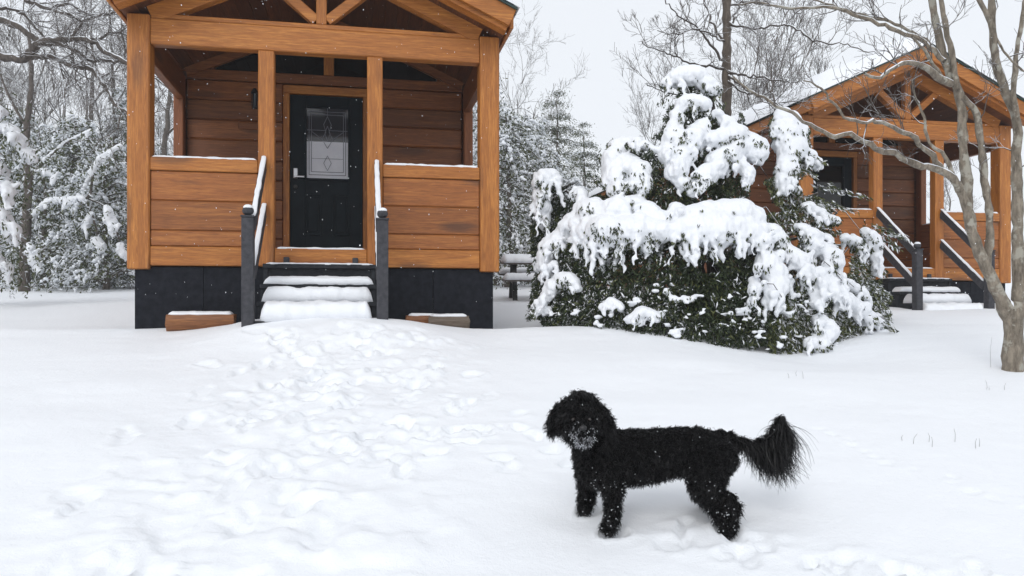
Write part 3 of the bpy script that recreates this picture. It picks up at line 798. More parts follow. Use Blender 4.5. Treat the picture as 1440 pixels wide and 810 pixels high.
drape([(764, 250), (762, 285), (766, 320)], [12, 12, 8], 12, .35, fs=.7)
drape([(815, 268), (822, 290), (812, 312)], [8, 12, 12], 4, .1)
drape([(805, 312), (785, 335), (770, 352), (765, 372)], [12, 14, 12, 9], 16, .25, fs=.8)
drape([(812, 318), (838, 300), (862, 300), (880, 292)], [14, 24, 26, 18], 14, .42)
drape([(870, 292), (890, 284), (912, 302), (925, 310)], [12, 14, 17, 14], 12, .36)
drape([(822, 326), (850, 328), (890, 326), (928, 322)], [18, 29, 31, 22], 26, .42, push=.05)
drape([(940, 305), (950, 292), (960, 296)], [8, 9, 7], 3, .1)
drape([(952, 306), (985, 302), (1022, 300), (1050, 298), (1066, 318)], [15, 21, 22, 22, 14], 20, .42, push=.05)
drape([(948, 324), (985, 322), (1030, 320), (1060, 328)], [16, 25, 25, 18], 28, .34, push=.05)
drape([(1072, 322), (1092, 338), (1108, 356)], [11, 16, 13], 12, .25)
drape([(1075, 365), (1088, 385), (1092, 410), (1078, 425)], [14, 17, 13, 8], 14, .26)
drape([(1062, 395), (1060, 420)], [9, 7], 7, .16, fs=.8)
drape([(1124, 320), (1140, 330), (1148, 345)], [9, 14, 10], 8, .16)
drape([(1112, 356), (1128, 370), (1140, 390)], [12, 14, 9], 10, .26)
drape([(1140, 350), (1162, 352), (1175, 375), (1180, 398)], [10, 14, 12, 8], 14, .3)
drape([(1150, 385), (1165, 405), (1190, 425), (1215, 442), (1238, 458)], [10, 14, 14, 12, 7], 26, .18, fs=.8)
drape([(1150, 400), (1150, 430)], [9, 9], 8, .2, fs=.8)
drape([(1152, 448), (1165, 465), (1150, 485), (1136, 482)], [10, 13, 12, 9], 14, .12, fs=.8)
drape([(1188, 335), (1205, 340), (1216, 352)], [7, 9, 8], 8, .16, fs=.8)
drape([(1215, 325), (1228, 335), (1233, 358), (1230, 385)], [7, 9, 8, 5], 9, .14, fs=.7)
drape([(1132, 288), (1150, 298), (1172, 312)], [8, 8, 7], 8, .1, fs=.7)
drape([(1140, 325), (1165, 335), (1170, 350)], [5, 6, 5], 5, .1, fs=.7)
drape([(1190, 395), (1212, 412), (1222, 428)], [6, 8, 6], 6, .08, fs=.7)
drape([(762, 425), (780, 400), (800, 392), (812, 405)], [9, 12, 12, 8], 12, .16, fs=.8)
drape([(765, 385), (780, 372)], [7, 7], 5, .12, fs=.7)
drape([(752, 440), (772, 436)], [7, 8], 4, .06, fs=.7)
drape([(848, 432), (862, 424), (872, 432)], [7, 9, 7], 5, .1, fs=.7)
drape([(890, 448), (905, 438), (925, 446)], [9, 11, 8], 7, .1, fs=.7)
drape([(962, 352), (975, 362)], [7, 6], 5, .12, fs=.7)
for k in range(80):                                          # small dabs on the dark lower foliage
    x = srg.uniform(770, 1180); y = srg.uniform(395, 485)
    if y > 452 + (x - 800) * .12: continue
    D = float(depthD(x, y)) - .02; c = P(x, y, D); r3 = srg.uniform(.014, .04)
    for j in range(4): SP.append((*(c + srg.normal(size=3) * r3 * .8), r3 * srg.uniform(.5, 1), (1.4, 1, .6)))
SPa = [(s[0] - org[0], s[1] - org[1], s[2] - org[2], s[3], s[4] if len(s) > 4 else (1, 1, 1)) for s in SP]
sm = blob_mesh('snow_load', SPa, .0135, 4, .034, .05, 2.6)
so = link('snow_load', sm, M_snow_clump, sh, True)

# foliage volume
def inside_bush(px, py):
    """silhouette of the foliage in photo px (True = foliage may stand here)"""
    top = np.interp(px, [742, 752, 770, 790, 815, 835, 850, 865, 900, 925, 940, 955, 985, 1010, 1030, 1060, 1080, 1095, 1120, 1150, 1180, 1205, 1235, 1255],
                        [470, 300, 252, 256, 300, 268, 210, 202, 204, 216, 150, 112, 102, 125, 165, 190, 200, 162, 165, 255, 262, 335, 345, 462])
    bot = np.interp(px, [740, 800, 900, 1000, 1150, 1255], [452, 465, 478, 492, 500, 474])
    return (py > top) & (py < bot)
nl = 150000
px_ = srg.uniform(742, 1255, nl); py_ = srg.uniform(100, 500, nl)
hole = fbm(px_ / 38, py_ / 38, 2, 3)
jx, jy = fbm(px_ / 16, py_ / 16, 1, 3) * 26, fbm(px_ / 16, py_ / 16, 5, 3) * 24
keep = inside_bush(px_ + jx, py_ + jy) & (py_ > 96) & ~((hole > .26) & (py_ < 385) & (px_ > 985)) & ~((px_ > 1030) & (px_ < 1105) & (py_ > 225) & (py_ < 300) & (hole > -.12))
keep &= ~((px_ > 1170) & (py_ < 325) & (hole > -.2))
keep &= ~((px_ > 800) & (px_ < 852) & (py_ < 275))
px_, py_ = px_[keep], py_[keep]; n = len(px_)
dep = depthD(px_, py_) + .03 + srg.exponential(.22, n) * .9
dep = np.minimum(dep, 10.6)
# back half of the bush, seen only from elsewhere
back = srg.random(n) < .22
dep = np.where(back, 9.3 + (9.2 - depthD(px_, py_)) * srg.uniform(.2, 1.0, n), dep)
C = np.stack([(px_ - 720) / FPX * dep, dep, EYE + (430 - py_) / FPX * dep], 1)
dirs = np.stack([srg.normal(size=n) * .55 + (px_ - 985) / 260 * .5, srg.normal(size=n) * .5 - .3, -.55 + srg.normal(size=n) * .45], 1)
SPRAY = []; XC, XD = [], []
def spray(a, b, D0, n=60, r=.05):
    A_, B_ = P(*a, D0), P(*b, D0 - .1); SPRAY.append((np.array([A_ - org, (A_ + B_) / 2 - org + [0, 0, .02], B_ - org]), np.array([.006, .004, .002])))
    for _ in range(n):
        t = srg.random(); XC.append(A_ + (B_ - A_) * t + srg.normal(size=3) * r * (1 - .6 * t) * [1, 1, .5]); XD.append((B_ - A_) / np.linalg.norm(B_ - A_) + srg.normal(size=3) * .5 + [0, 0, -.3])
for a, b, ns_ in (((1120, 215), (1166, 232), 70), ((1150, 262), (1224, 280), 130), ((1160, 285), (1205, 300), 90), ((1225, 318), (1276, 338), 150), ((1120, 235), (1150, 250), 60), ((1205, 440), (1258, 466), 120),
                ((1240, 330), (1264, 352), 90), ((930, 210), (905, 222), 70), ((930, 225), (912, 250), 70), ((842, 262), (822, 240), 50), ((846, 235), (838, 215), 40), ((1000, 130), (1018, 160), 70), ((940, 130), (928, 150), 40), ((760, 440), (742, 448), 60)):
    spray(a, b, float(depthD(*a)) + .05, ns_)
k_ = len(XC); C = np.concatenate([C, np.array(XC)]); dirs = np.concatenate([dirs, np.array(XD)]); px_ = np.r_[px_, 720 + C[n:, 0] / C[n:, 1] * FPX]; py_ = np.r_[py_, np.full(k_, 300.)]; back = np.r_[back, np.zeros(k_, bool)]; n += k_
wht = srg.random(n) < np.where(fbm(px_ / 14, py_ / 14, 8, 2) > .05, .10, .02) + np.where(px_ > 1095, .22, 0)
V, F = cards(C - org, dirs, srg.uniform(.035, .085, n), srg.uniform(.010, .021, n), srg)
olive = (srg.random(n) < np.where((px_ > 1080), .6, .12) * np.where(back, .2, 1)).astype(int); olive[wht] = 2
# sprays poking through the snow
nS = len(sm.polygons); c_ = np.empty(nS * 3, np.float32); n_ = np.empty(nS * 3, np.float32); sm.polygons.foreach_get('center', c_); sm.polygons.foreach_get('normal', n_)
c_ = c_.reshape(-1, 3); n_ = n_.reshape(-1, 3); pick = srg.choice(nS, 70000); c_, n_ = c_[pick], n_[pick]
pt_ = fbm(c_[:, 0] * 5.5, c_[:, 1] * 5.5, c_[:, 2] * 4.5, 3) + .35 * vnoise(c_[:, 0] * 22, c_[:, 1] * 22, c_[:, 2] * 22)
ks = (n_[:, 2] < .25) & (pt_ - .25 * np.clip(n_[:, 2], -1, 1) > .27) & (n_[:, 1] < .5); c_, n_ = c_[ks], n_[ks]; m_ = len(c_)
V2, F2 = cards(c_ + n_ * srg.uniform(-.004, .014, (m_, 1)), n_ * .4 + srg.normal(size=(m_, 3)) * .4 + [0, 0, -.8], srg.uniform(.03, .065, m_), srg.uniform(.010, .020, m_), srg)
F = np.concatenate([F, F2 + len(V)]); V = np.concatenate([V, V2]); olive = np.concatenate([olive, (srg.random(m_) < .35).astype(int)])
fo = link('foliage', mesh_np('shrub_foliage', V, F, olive), [M_leaf_dark, M_leaf_olive, M_snow_clump], sh)
# boughs and stem
pl = []
base = org.copy()
for (x, y) in ((965, 115), (880, 215), (770, 255), (860, 310), (1000, 205), (1105, 170), (1000, 310), (1090, 340), (1140, 330), (1230, 340), (1170, 380), (1240, 455), (790, 400), (900, 330), (1150, 270), (1180, 300), (1040, 300), (1060, 400)):
    D = float(depthD(x, y)) + .06; e = P(x, y, D) - org
    s = np.array([srg.normal() * .15, srg.normal() * .1, .0]); mid = s * .5 + e * .5 + np.array([0, .25, .35])
    q, r = smooth_poly([s, mid, e], [.045, .028, .010], .08, .008, srg); pl.append((q, r))
    for j in range(7):
        i = srg.integers(len(q) // 2, len(q)); pl.append((np.array([q[i], q[i] + np.array([srg.normal() * .14, -abs(srg.normal()) * .12, srg.normal() * .1]), q[i] + np.array([srg.normal() * .2, -.2, -.2])]), np.array([.008, .006, .003])))
st_, sr_ = smooth_poly([(0, 0, -.2), (.02, 0, .8), (.0, .05, 2.0), (-.05, 0, 2.7)], [.11, .09, .05, .02], .1, .004, srg); pl.append((st_, sr_))
pl += SPRAY
link('stem', tubes_mesh('shrub_stem', pl, 6), M_bark, sh, True)

# ---------------------------------------------------------------- the forked tree on the right
trg = np.random.default_rng(11)
def px_branch(pts, r0, r1, D0, D1=None, wob=.003, step=.06):
    """pts in photo px, radii in px"""
    D1 = D0 if D1 is None else D1; n = len(pts)
    d = np.r_[0, np.cumsum([math.dist(pts[i], pts[i + 1]) for i in range(n - 1)])]; d = d / d[-1]
    Ds = D0 + (D1 - D0) * d; W = np.array([P(x, y, D) for (x, y), D in zip(pts, Ds)]); rr = (r0 + (r1 - r0) * d) / FPX * Ds
    return smooth_poly(W, rr, step, wob, trg)
def twigs_on(polys, src, n, length, r, level, rg, up=.2, t0=.2, **k):
    for _ in range(n):
        q, rr = src; i = int(rg.uniform(t0, 1) * (len(q) - 1)); i = min(max(i, 1), len(q) - 1)
        tn = q[i] - q[i - 1]; tn /= np.linalg.norm(tn) + 1e-9
        s = rg.normal(size=3); s -= s.dot(tn) * tn; s /= np.linalg.norm(s)
        grow(polys, q[i], tn * .6 + s * .8 + np.array([0, 0, up]), length * rg.uniform(.5, 1.2), min(r, rr[i] * .7), level, rg, up=up, **k)
D = 6.5
tb = P(1424, 515, D); tz = gz(tb[0], tb[1])
ft = empty('bare_tree', (tb[0], tb[1], tz), 0, 'bare grey forked tree with snow in its crotch, in front of the farther cabin', 'tree')
torg = np.array([tb[0], tb[1], tz])
main, tw = [], []
main.append(px_branch([(1424, 535), (1424, 515), (1425, 480), (1426, 450), (1428, 425)], 14.5, 11.5, D))
L1 = px_branch([(1424, 470), (1416, 440), (1403, 411), (1383, 368), (1363, 314), (1357, 285), (1345, 258)], 10.2, 5.5, D, D - .1); main.append(L1)
L2 = px_branch([(1350, 268), (1340, 250), (1318, 237), (1283, 230), (1257, 215), (1240, 213), (1218, 201), (1195, 189), (1174, 190), (1145, 179), (1116, 161), (1087, 144), (1049, 123), (1031, 109)], 5.5, 1.2, D - .1, D - .5, .008)
main.append(L2); tw.append((L2, 8))
L3 = px_branch([(1326, 241), (1314, 224), (1303, 211), (1288, 195), (1253, 177), (1236, 171), (1207, 173), (1183, 158), (1166, 138), (1148, 120), (1131, 114)], 4.2, 1.0, D - .12, D - .8, .008)
main.append(L3); tw.append((L3, 8))
L4 = px_branch([(1350, 268), (1336, 235), (1322, 212), (1309, 202), (1304, 185), (1300, 167), (1288, 141), (1282, 112)], 3.2, 1.2, D - .1, D + .2, .006); main.append(L4); tw.append((L4, 5))
M1 = px_branch([(1365, 325), (1361, 285), (1360, 263), (1357, 233), (1353, 187), (1352, 150), (1347, 127), (1337, 107), (1327, 80), (1318, 43), (1312, 7), (1306, -40), (1296, -110), (1290, -220)], 7.5, 3.5, D, D + .1); main.append(M1); tw.append((M1, 9))
M2 = px_branch([(1345, 125), (1342, 100), (1340, 77), (1332, 50), (1326, 20), (1322, -15), (1330, -90), (1345, -180)], 4.5, 2, D, D - .2); main.append(M2); tw.append((M2, 7))
M3 = px_branch([(1338, 118), (1320, 110), (1310, 100), (1287, 90), (1270, 88), (1250, 100), (1236, 110), (1215, 104)], 5.5, 1.6, D, D - .5); main.append(M3); tw.append((M3, 8))
M4 = px_branch([(1326, 112), (1310, 87), (1297, 67), (1282, 52)], 3.6, 1.2, D, D - .3); main.append(M4); tw.append((M4, 4))
R1 = px_branch([(1388, 378), (1391, 343), (1391, 304), (1386, 263), (1383, 233), (1380, 207), (1376, 180), (1373, 160), (1365, 149), (1353, 137)], 5.5, 4.4, D - .05, D); main.append(R1); tw.append((R1, 4))
S1 = px_branch([(1428, 450), (1431, 420), (1431, 393), (1430, 321), (1430, 260), (1429, 213), (1431, 180), (1422, 150), (1412, 123), (1403, 97), (1397, 57), (1395, 20), (1394, -20), (1400, -110), (1392, -220)], 8.2, 3.0, D, D + .2); main.append(S1); tw.append((S1, 9))
S2 = px_branch([(1400, 75), (1397, 43), (1387, 20), (1377, 0), (1362, -50), (1350, -120)], 4, 1.5, D, D - .3); main.append(S2); tw.append((S2, 7))
S3 = px_branch([(1430, 165), (1425, 133), (1428, 93), (1432, 57), (1437, 27), (1446, -30), (1462, -120)], 4, 1.5, D, D - .2); main.append(S3); tw.append((S3, 6))
S4 = px_branch([(1399, 50), (1413, 73), (1427, 90), (1440, 100), (1465, 108), (1500, 100)], 2, .9, D, D - .4); main.append(S4); tw.append((S4, 4))
S5 = px_branch([(1436, 415), (1452, 340), (1470, 240), (1490, 120), (1500, 0), (1520, -120)], 7, 2, D, D + .3); main.append(S5); tw.append((S5, 9))
U1 = px_branch([(1328, 86), (1297, 58), (1260, 42), (1215, 24), (1185, 15), (1157, 8), (1112, 10), (1065, 4), (1036, 6)], 3.8, 1, D, D + .9, .008); main.append(U1); tw.append((U1, 14))
U2 = px_branch([(1320, 75), (1290, 48), (1250, 30), (1215, 22), (1183, 12), (1146, -2), (1120, -20)], 3.2, 1, D + .05, D + .9, .008); main.append(U2); tw.append((U2, 14))
twp = []
for src, n in tw: twigs_on(twp, src, int(n * .6) + 1, .34, .006, 2, trg, up=.16, t0=.25, minr=.0016, kids=(3, 5), seg=5, wob=.2)
twp += [(q, np.minimum(r, .03)) for q, r in []]
def shift(pl, o): return [(q - o, r) for q, r in pl]
link('trunk', tubes_mesh('forked_trunk', shift(main, torg), 9), M_bark_near, ft, True)
link('twigs', tubes_mesh('forked_twigs', shift(twp, torg), 4), M_twig, ft, True)
sp = []
for (x, y, r, k) in ((1413, 432, 7, 0), (1418, 441, 7, 0), (1408, 420, 5, 0), (1420, 428, 5, 0), (1416, 420, 4, 0), (1422, 436, 6, 0), (1404, 408, 3.5, 0)):
    sp.append((*(P(x, y, D - .03) - torg), r / FPX * D, (1, 1, 1.2)))
link('snow_cap', blob_mesh('crotch_snow', sp, .01, 3, .012, .05), M_snow_clump, ft, True)

# ---------------------------------------------------------------- the straight pole tree behind the evergreen
D = 11.0; tb = P(1022, 430, D); pz = gz(tb[0], tb[1])
pt = empty('bare_tree', (tb[0], tb[1], pz), 0, 'slim straight-trunked bare tree rising behind the bent evergreen', 'tree'); porg = np.array([tb[0], tb[1], pz])
main = [px_branch([(1022, 460), (1022, 300), (1022, 150), (1022, 0), (1023, -120), (1024, -300)], 8, 4.5, D)]
br = []
for pts, r0, D1 in (([(1021, 98), (990, 92), (960, 86), (935, 74), (915, 66), (900, 58)], 2.2, 10.2), ([(1020, 92), (1005, 70), (985, 42), (955, 22), (938, 5), (925, -12)], 2.0, 10.6),
                    ([(1021, 130), (985, 125), (955, 132), (925, 125), (908, 118)], 1.6, 10.3), ([(1021, 60), (1000, 30), (990, 0), (985, -30)], 2, 11.6), ([(1021, 45), (1035, 20), (1045, -15)], 2, 11.4),
                    ([(1022, 100), (1060, 108), (1090, 113), (1131, 116)], 2.2, 9.8), ([(1022, 105), (1050, 125), (1082, 140), (1115, 160)], 2.2, 9.6), ([(1022, 112), (1045, 130), (1070, 136), (1100, 150)], 1.8, 10.4),
                    ([(1022, 30), (1060, 40), (1105, 35), (1150, 58), (1200, 66), (1240, 78)], 2, 9.5), ([(1022, 60), (980, 40), (950, 48), (925, 45)], 1.6, 10.2),
                    ([(1022, -20), (1070, -40), (1130, -30)], 2.4, 10), ([(1022, -30), (980, -60), (930, -90)], 2.4, 10), ([(1022, 5), (1050, 3), (1100, 10), (1130, 20)], 1.8, 11.8)):
    b = px_branch(pts, r0, .7, D, D1, .012); br.append(b)
    twigs_on(br, b, 9, .48, .007, 2, trg, up=.2, t0=.1, minr=.002, kids=(4, 6), seg=5, wob=.2, shrink=.52)
link('trunk', tubes_mesh('pole_trunk', shift(main, porg), 10), M_bark_pine, pt, True)
link('branches', tubes_mesh('pole_branches', shift(br, porg), 4), M_twig, pt, True)

# ---------------------------------------------------------------- oak reaching in from the left
D = 13.0; ox, oy = -11.8, 13.0; ozz = gz(ox, oy)
ok = empty('bare_oak', (ox, oy, ozz), 0, 'big bare oak whose long dark limbs cross the sky at the upper left', 'tree'); oorg = np.array([ox, oy, ozz])
main = []; br = []
main.append(smooth_poly([(ox, oy, ozz - .2), (ox + .05, oy, ozz + 2), (ox, oy + .1, ozz + 4.2), (ox - .1, oy, ozz + 7), (ox, oy, ozz + 9.5)], [.36, .28, .25, .16, .06], .15, .01, trg))
for pts, r0, r1, D1, n in (([(-235, 130), (-150, 95), (-60, 72), (0, 79), (38, 80), (57, 60), (90, 56), (130, 57), (150, 73), (176, 87), (215, 95), (250, 110)], 10, 1.5, 12.2, 26),
                       ([(-235, 60), (-120, 15), (-40, 18), (0, 28), (27, 38), (57, 60)], 8, 4.5, 12.6, 8), ([(38, 80), (65, 79), (100, 91), (130, 99), (147, 122), (163, 147), (190, 165), (215, 190)], 4.5, 1.2, 12, 18),
                       ([(-235, 20), (-100, -10), (0, 10), (27, 16), (48, 35), (58, 47), (75, 70), (90, 110)], 5, 1, 13.6, 18), ([(0, -40), (38, 0), (70, 12), (100, 22), (115, 30), (104, 48), (100, 55)], 3.4, 1.5, 12.8, 12),
                       ([(70, 12), (95, 4), (120, 18), (150, 20), (175, 8), (200, -5)], 2.4, .8, 12.5, 10), ([(115, 30), (140, 22), (165, 15), (185, 2)], 2, .8, 12.5, 8),
                       ([(75, 58), (110, 72), (125, 85), (150, 85), (180, 90), (225, 115)], 3, 1, 12.2, 14), ([(57, 60), (80, 62), (110, 52), (135, 55), (165, 45), (200, 55)], 3, 1, 13.2, 12),
                       ([(-235, -60), (-100, -120), (60, -90), (180, -60)], 7, 2, 12, 16)):
    b = px_branch(pts, r0, r1, D, D1, .012, .08); main.append(b)
    twigs_on(br, b, n, .75, .012, 2, trg, up=.02, t0=.15, minr=.003, kids=(3, 5), seg=5, wob=.24)
link('trunk', tubes_mesh('oak_trunk', shift(main, oorg), 8), M_bark, ok, True)
link('twigs', tubes_mesh('oak_twigs', shift(br, oorg), 4), M_twig, ok, True)

# ---------------------------------------------------------------- wood behind: shared tree kinds
M_snow_far = mat('tree_snow', (.80, .83, .87), .8)
frg = np.random.default_rng(31)
def ico_lumps(C, Rr, SCL, rg):
    ico = bmesh.new(); bmesh.ops.create_icosphere(ico, subdivisions=1, radius=1)
    iv = np.array([v.co[:] for v in ico.verts]); f_ = np.array([[v.index for v in f.verts] for f in ico.faces]); ico.free()
    n = len(C); j = 1 + rg.normal(size=(n, len(iv), 1)) * .28
    V = iv[None] * j * (Rr[:, None] * SCL)[:, None, :] + C[:, None]
    F = f_[None] + (np.arange(n) * len(iv))[:, None, None]
    return V.reshape(-1, 3), F.reshape(-1, 3)
def make_snowy_evergreen(seed, h, rad, lo=.02, nb=60, dens=70, leaf=.11, lumps=3, shape=1.0, snow_r=.11, wh=.32, tiers=0):
    rg = np.random.default_rng(seed); tr = []
    q, r = smooth_poly([(0, 0, -.3), (rg.normal() * .08, 0, h * .4), (rg.normal() * .12, 0, h * .98)], [.04 + h * .016, .03 + h * .01, .012], .25, .01, rg); tr.append((q, r))
    CC, DD, LC, LR, LS = [], [], [], [], []
    for k in range(nb):
        t = rg.uniform(lo, 1) ** .9; t = t if not tiers else round(t * tiers) / tiers + rg.normal() * .006; t = min(t, .995); z0 = t * h; a = rg.uniform(0, 2 * math.pi)
        ln = rad * ((1 - t) ** shape * .9 + .14) * rg.uniform(.7, 1.15)
        o = np.array([math.cos(a), math.sin(a), 0]); s = np.array([0, 0, z0])
        pts = np.array([s, s + o * ln * .35 + [0, 0, .10 * ln], s + o * ln * .7 - [0, 0, .02 * ln], s + o * ln - [0, 0, .30 * ln]])
        q, r = smooth_poly(pts, [.03, .02, .012, .006], .12, .01, rg); tr.append((q, r))
        m = int(dens * (.4 + ln / rad)); i = rg.integers(int(len(q) * .2), len(q), m)
        c = q[i] + rg.normal(size=(m, 3)) * np.array([.16, .16, .05 if tiers else .10]) * (1 + ln * .3) - [0, 0, .04]
        CC.append(c); DD.append(o[None] * .7 + rg.normal(size=(m, 3)) * .6 + [0, 0, -.35])
        for _ in range(int(lumps)):
            i = rg.integers(int(len(q) * .3), len(q)); LC.append(q[i] + rg.normal(size=3) * [.12, .12, .05] + [0, 0, .05]); k0 = rg.uniform(.35, 1.0) * snow_r * .46; LR.append(k0); LS.append((1.2, 1.2, .8))
            for _j in range(6):
                LC.append(LC[-1] + o * k0 * rg.uniform(.3, 1.0) + rg.normal(size=3) * k0 * [.8, .8, .4] - [0, 0, k0 * .5]); LR.append(k0 * rg.uniform(.5, .95)); LS.append((1., 1., 1.1))
    CC = np.concatenate(CC); DD = np.concatenate(DD); n = len(CC)
    V, F = cards(CC, DD, leaf * rg.uniform(.6, 1.3, n), leaf * .34 * rg.uniform(.6, 1.3, n), rg)
    sn = (rg.random(n) < wh).astype(int)
    V2 = V.reshape(-1, 4, 3).copy(); V2[sn == 1] += [0, 0, .035]
    crown = mesh_np('evergreen_crown', V2.reshape(-1, 3), F, sn); crown.materials.append(M_needle_far); crown.materials.append(M_snow_far)
    Lv, Lf = ico_lumps(np.array(LC), np.array(LR), np.array(LS), rg)
    lump = mesh_np('evergreen_snow', Lv, Lf)
    return tubes_mesh('evergreen_trunk', tr, 5), crown, lump
EV = [make_snowy_evergreen(41, 5.0, 2.1, nb=90, dens=95, lumps=4, shape=.7), make_snowy_evergreen(42, 6.5, 2.0, nb=100, dens=85, lumps=4, shape=.8), make_snowy_evergreen(43, 3.2, 1.9, nb=70, dens=100, lumps=5, shape=.5, snow_r=.13)]
HEM = make_snowy_evergreen(44, 9.0, 2.3, lo=.25, nb=130, dens=75, leaf=.12, lumps=1, shape=.75, snow_r=.08, wh=.15, tiers=15)
def make_bare(seed, h, r, lv=4, up=.12, spread=.75, n0=8):
    spread *= 1.15; rg = np.random.default_rng(seed); tr, br = [], []
    q, rr = smooth_poly([(0, 0, -.3), (rg.normal() * .15, rg.normal() * .15, h * .35), (rg.normal() * .3, rg.normal() * .3, h * .7), (rg.normal() * .4, rg.normal() * .4, h)], [r, r * .75, r * .42, .012], .25, .015, rg); tr.append((q, rr))
    twigs_on(br, (q, rr), n0, h * .33, r * .4, lv - 1, rg, up=up, t0=.28, minr=.005, kids=(4, 6), seg=5, spread=spread, wob=.2, shrink=.54)
    return tubes_mesh('bare_trunk', tr, 7), tubes_mesh('bare_branches', br, 3)
BT = [make_bare(51, 9, .11), make_bare(52, 11, .15), make_bare(53, 7, .08, up=.3, n0=11)]
def put_tree(kind, D, px, s, label, group=None, dz=0):
    x = (px - 720) / FPX * D; z = gz(x, D); rz = frg.uniform(0, 6.28)
    name = {'ev': 'snowy_evergreen', 'hem': 'hemlock_tree', 'bt': 'bare_tree'}[kind[0]]
    e = empty(name, (x, D, z + dz), rz, label, 'tree', group); e.scale = (s, s, s)
    if kind[0] == 'bt':
        a, b = BT[kind[1]]; link('trunk', a, M_bark_snowy, e); link('branches', b, M_bark_snowy, e)
    else:
        a, b, c_ = EV[kind[1]] if kind[0] == 'ev' else HEM
        link('trunk', a, M_bark_snowy, e, False); link('crown', b, [M_needle_far, M_snow_far], e); link('snow_clumps', c_, M_snow_far, e, False)
    return e
GE, GB = 'snow-covered evergreens at the wood edge', 'bare trees in the wood beyond the cabins'
# left edge of the picture
put_tree(('ev', 2), 21, 62, 1.1, 'low snowy evergreen just right of the dark trunk at far left', GE)
put_tree(('ev', 0), 23, 105, 1.0, 'snowy evergreen midway between the dark trunk and the nearer cabin', GE)
put_tree(('ev', 2), 20, 150, 1.0, 'low wide snowy evergreen nearest the left side of the nearer cabin', GE)
put_tree(('ev', 1), 25, 178, .95, 'tall snowy evergreen rising just left of the cabin corner post', GE)
put_tree(('ev', 0), 26, 30, 1.15, 'snowy evergreen behind the dark trunk at the far left', GE)
put_tree(('ev', 0), 27, 235, .9, 'snowy evergreen seen through the open left side of the nearer porch', GE)
put_tree(('ev', 2), 22, 215, .95, 'low snowy evergreen behind the left porch opening', GE)
put_tree(('bt', 1), 27, 130, .9, 'tall bare tree above the evergreens left of the nearer cabin', GB)
put_tree(('bt', 2), 24, 88, 1.1, 'slender bare tree between the far left trunk and the cabin', GB)
put_tree(('bt', 0), 29, 60, 1.0, 'pale bare tree under the oak limbs at upper left', GB)
put_tree(('bt', 1), 25, 158, .85, 'bare tree with upswept branches beside the left corner post', GB)
put_tree(('bt', 2), 22, 232, 1.25, 'bare tree framed by the open left side of the nearer porch', GB)
put_tree(('bt', 2), 30, 5, 1.2, 'bare tree at the left edge under the oak limbs', GB)
# between the cabins
put_tree(('ev', 1), 24, 676, 1.05, 'snowy evergreen seen through the open right side of the nearer porch', GE)
put_tree(('ev', 0), 22, 712, 1.0, 'snowy evergreen directly behind the picnic table', GE)
put_tree(('ev', 0), 27, 742, 1.15, 'snowy evergreen between picnic table and the two hemlocks', GE)
put_tree(('ev', 2), 26, 790, 1.1, 'low snowy evergreen behind the left side of the bent evergreen', GE)
put_tree(('bt', 1), 24, 698, .68, 'bare snowy tree close behind the right corner of the nearer cabin', GB)
put_tree(('bt', 0), 27, 730, .72, 'bare snowy tree standing above the picnic table', GB)
put_tree(('hem', 0), 36, 783, .98, 'taller and thicker of the two grey hemlocks beyond the picnic table', 'hemlocks beyond the picnic table')
put_tree(('hem', 0), 40, 820, .92, 'thinner hemlock, right-hand one of the two beyond the picnic table', 'hemlocks beyond the picnic table')
put_tree(('bt', 2), 26, 925, .82, 'pale bare tree whose twigs show left of the evergreen top', GB)
put_tree(('bt', 2), 28, 1098, 1.3, 'bare twiggy tree rising behind the farther cabin roof', GB)
put_tree(('bt', 2), 30, 1150, 1.15, 'smaller bare tree behind the farther roof slope', GB)
put_tree(('bt', 2), 32, 1060, 1.2, 'tall faint bare tree between pole tree and farther roof', GB)
put_tree(('bt', 2), 34, 1325, .75, 'small bare sapling seen through the farther porch', GB)

# two trees at the far left whose boughs carry thick snow
def laden_tree(name, px, D_, stem, boughs, fol, label, voxel, cards_n, seed, leaf=.09):
    global SP, depthD, srg
    SP = []; depthD = lambda x, y: D_; srg = np.random.default_rng(seed)
    x = (px - 720) / FPX * D_; o_ = np.array([x, D_, gz(x, D_)])
    e = empty(name, tuple(o_), 0, label, 'tree')
    pl = [px_branch(p_, a_, b_, D_, D_ + dd, .01, .15) for p_, a_, b_, dd in stem]
    for pts, r, fr, fl in boughs: drape(pts, r, fr, fl, fs=1.5)
    link('trunk', tubes_mesh('laden_trunk', shift(pl, o_), 8), M_bark, e, True)
    link('snow_load', blob_mesh('laden_snow', [(q[0] - o_[0], q[1] - o_[1], q[2] - o_[2], q[3], q[4] if len(q) > 4 else (1, 1, 1)) for q in SP], voxel, 3, .05, .12, 2), M_snow_clump, e, True)
    CC, DD = [], []
    for (a, b, w0) in fol:
        m_ = int(cards_n * math.dist(a, b) / 60) + 20; t = srg.random(m_); sg_ = w0 / FPX * D_
        CC.append(P(*a, D_) + (P(*b, D_) - P(*a, D_)) * t[:, None] + srg.normal(size=(m_, 3)) * [sg_, sg_ * 1.6, sg_] - [0, 0, sg_ * .7] - o_); DD.append(srg.normal(size=(m_, 3)) * .6 + [0, 0, -.6])
    CC = np.concatenate(CC); k_ = len(CC)
    V, F = cards(CC, np.concatenate(DD), leaf * srg.uniform(.6, 1.3, k_), leaf * .32 * srg.uniform(.6, 1.3, k_), srg)
    link('crown', mesh_np('laden_crown', V, F, (srg.random(k_) < .25).astype(int)), [M_needle_far, M_snow_far], e)
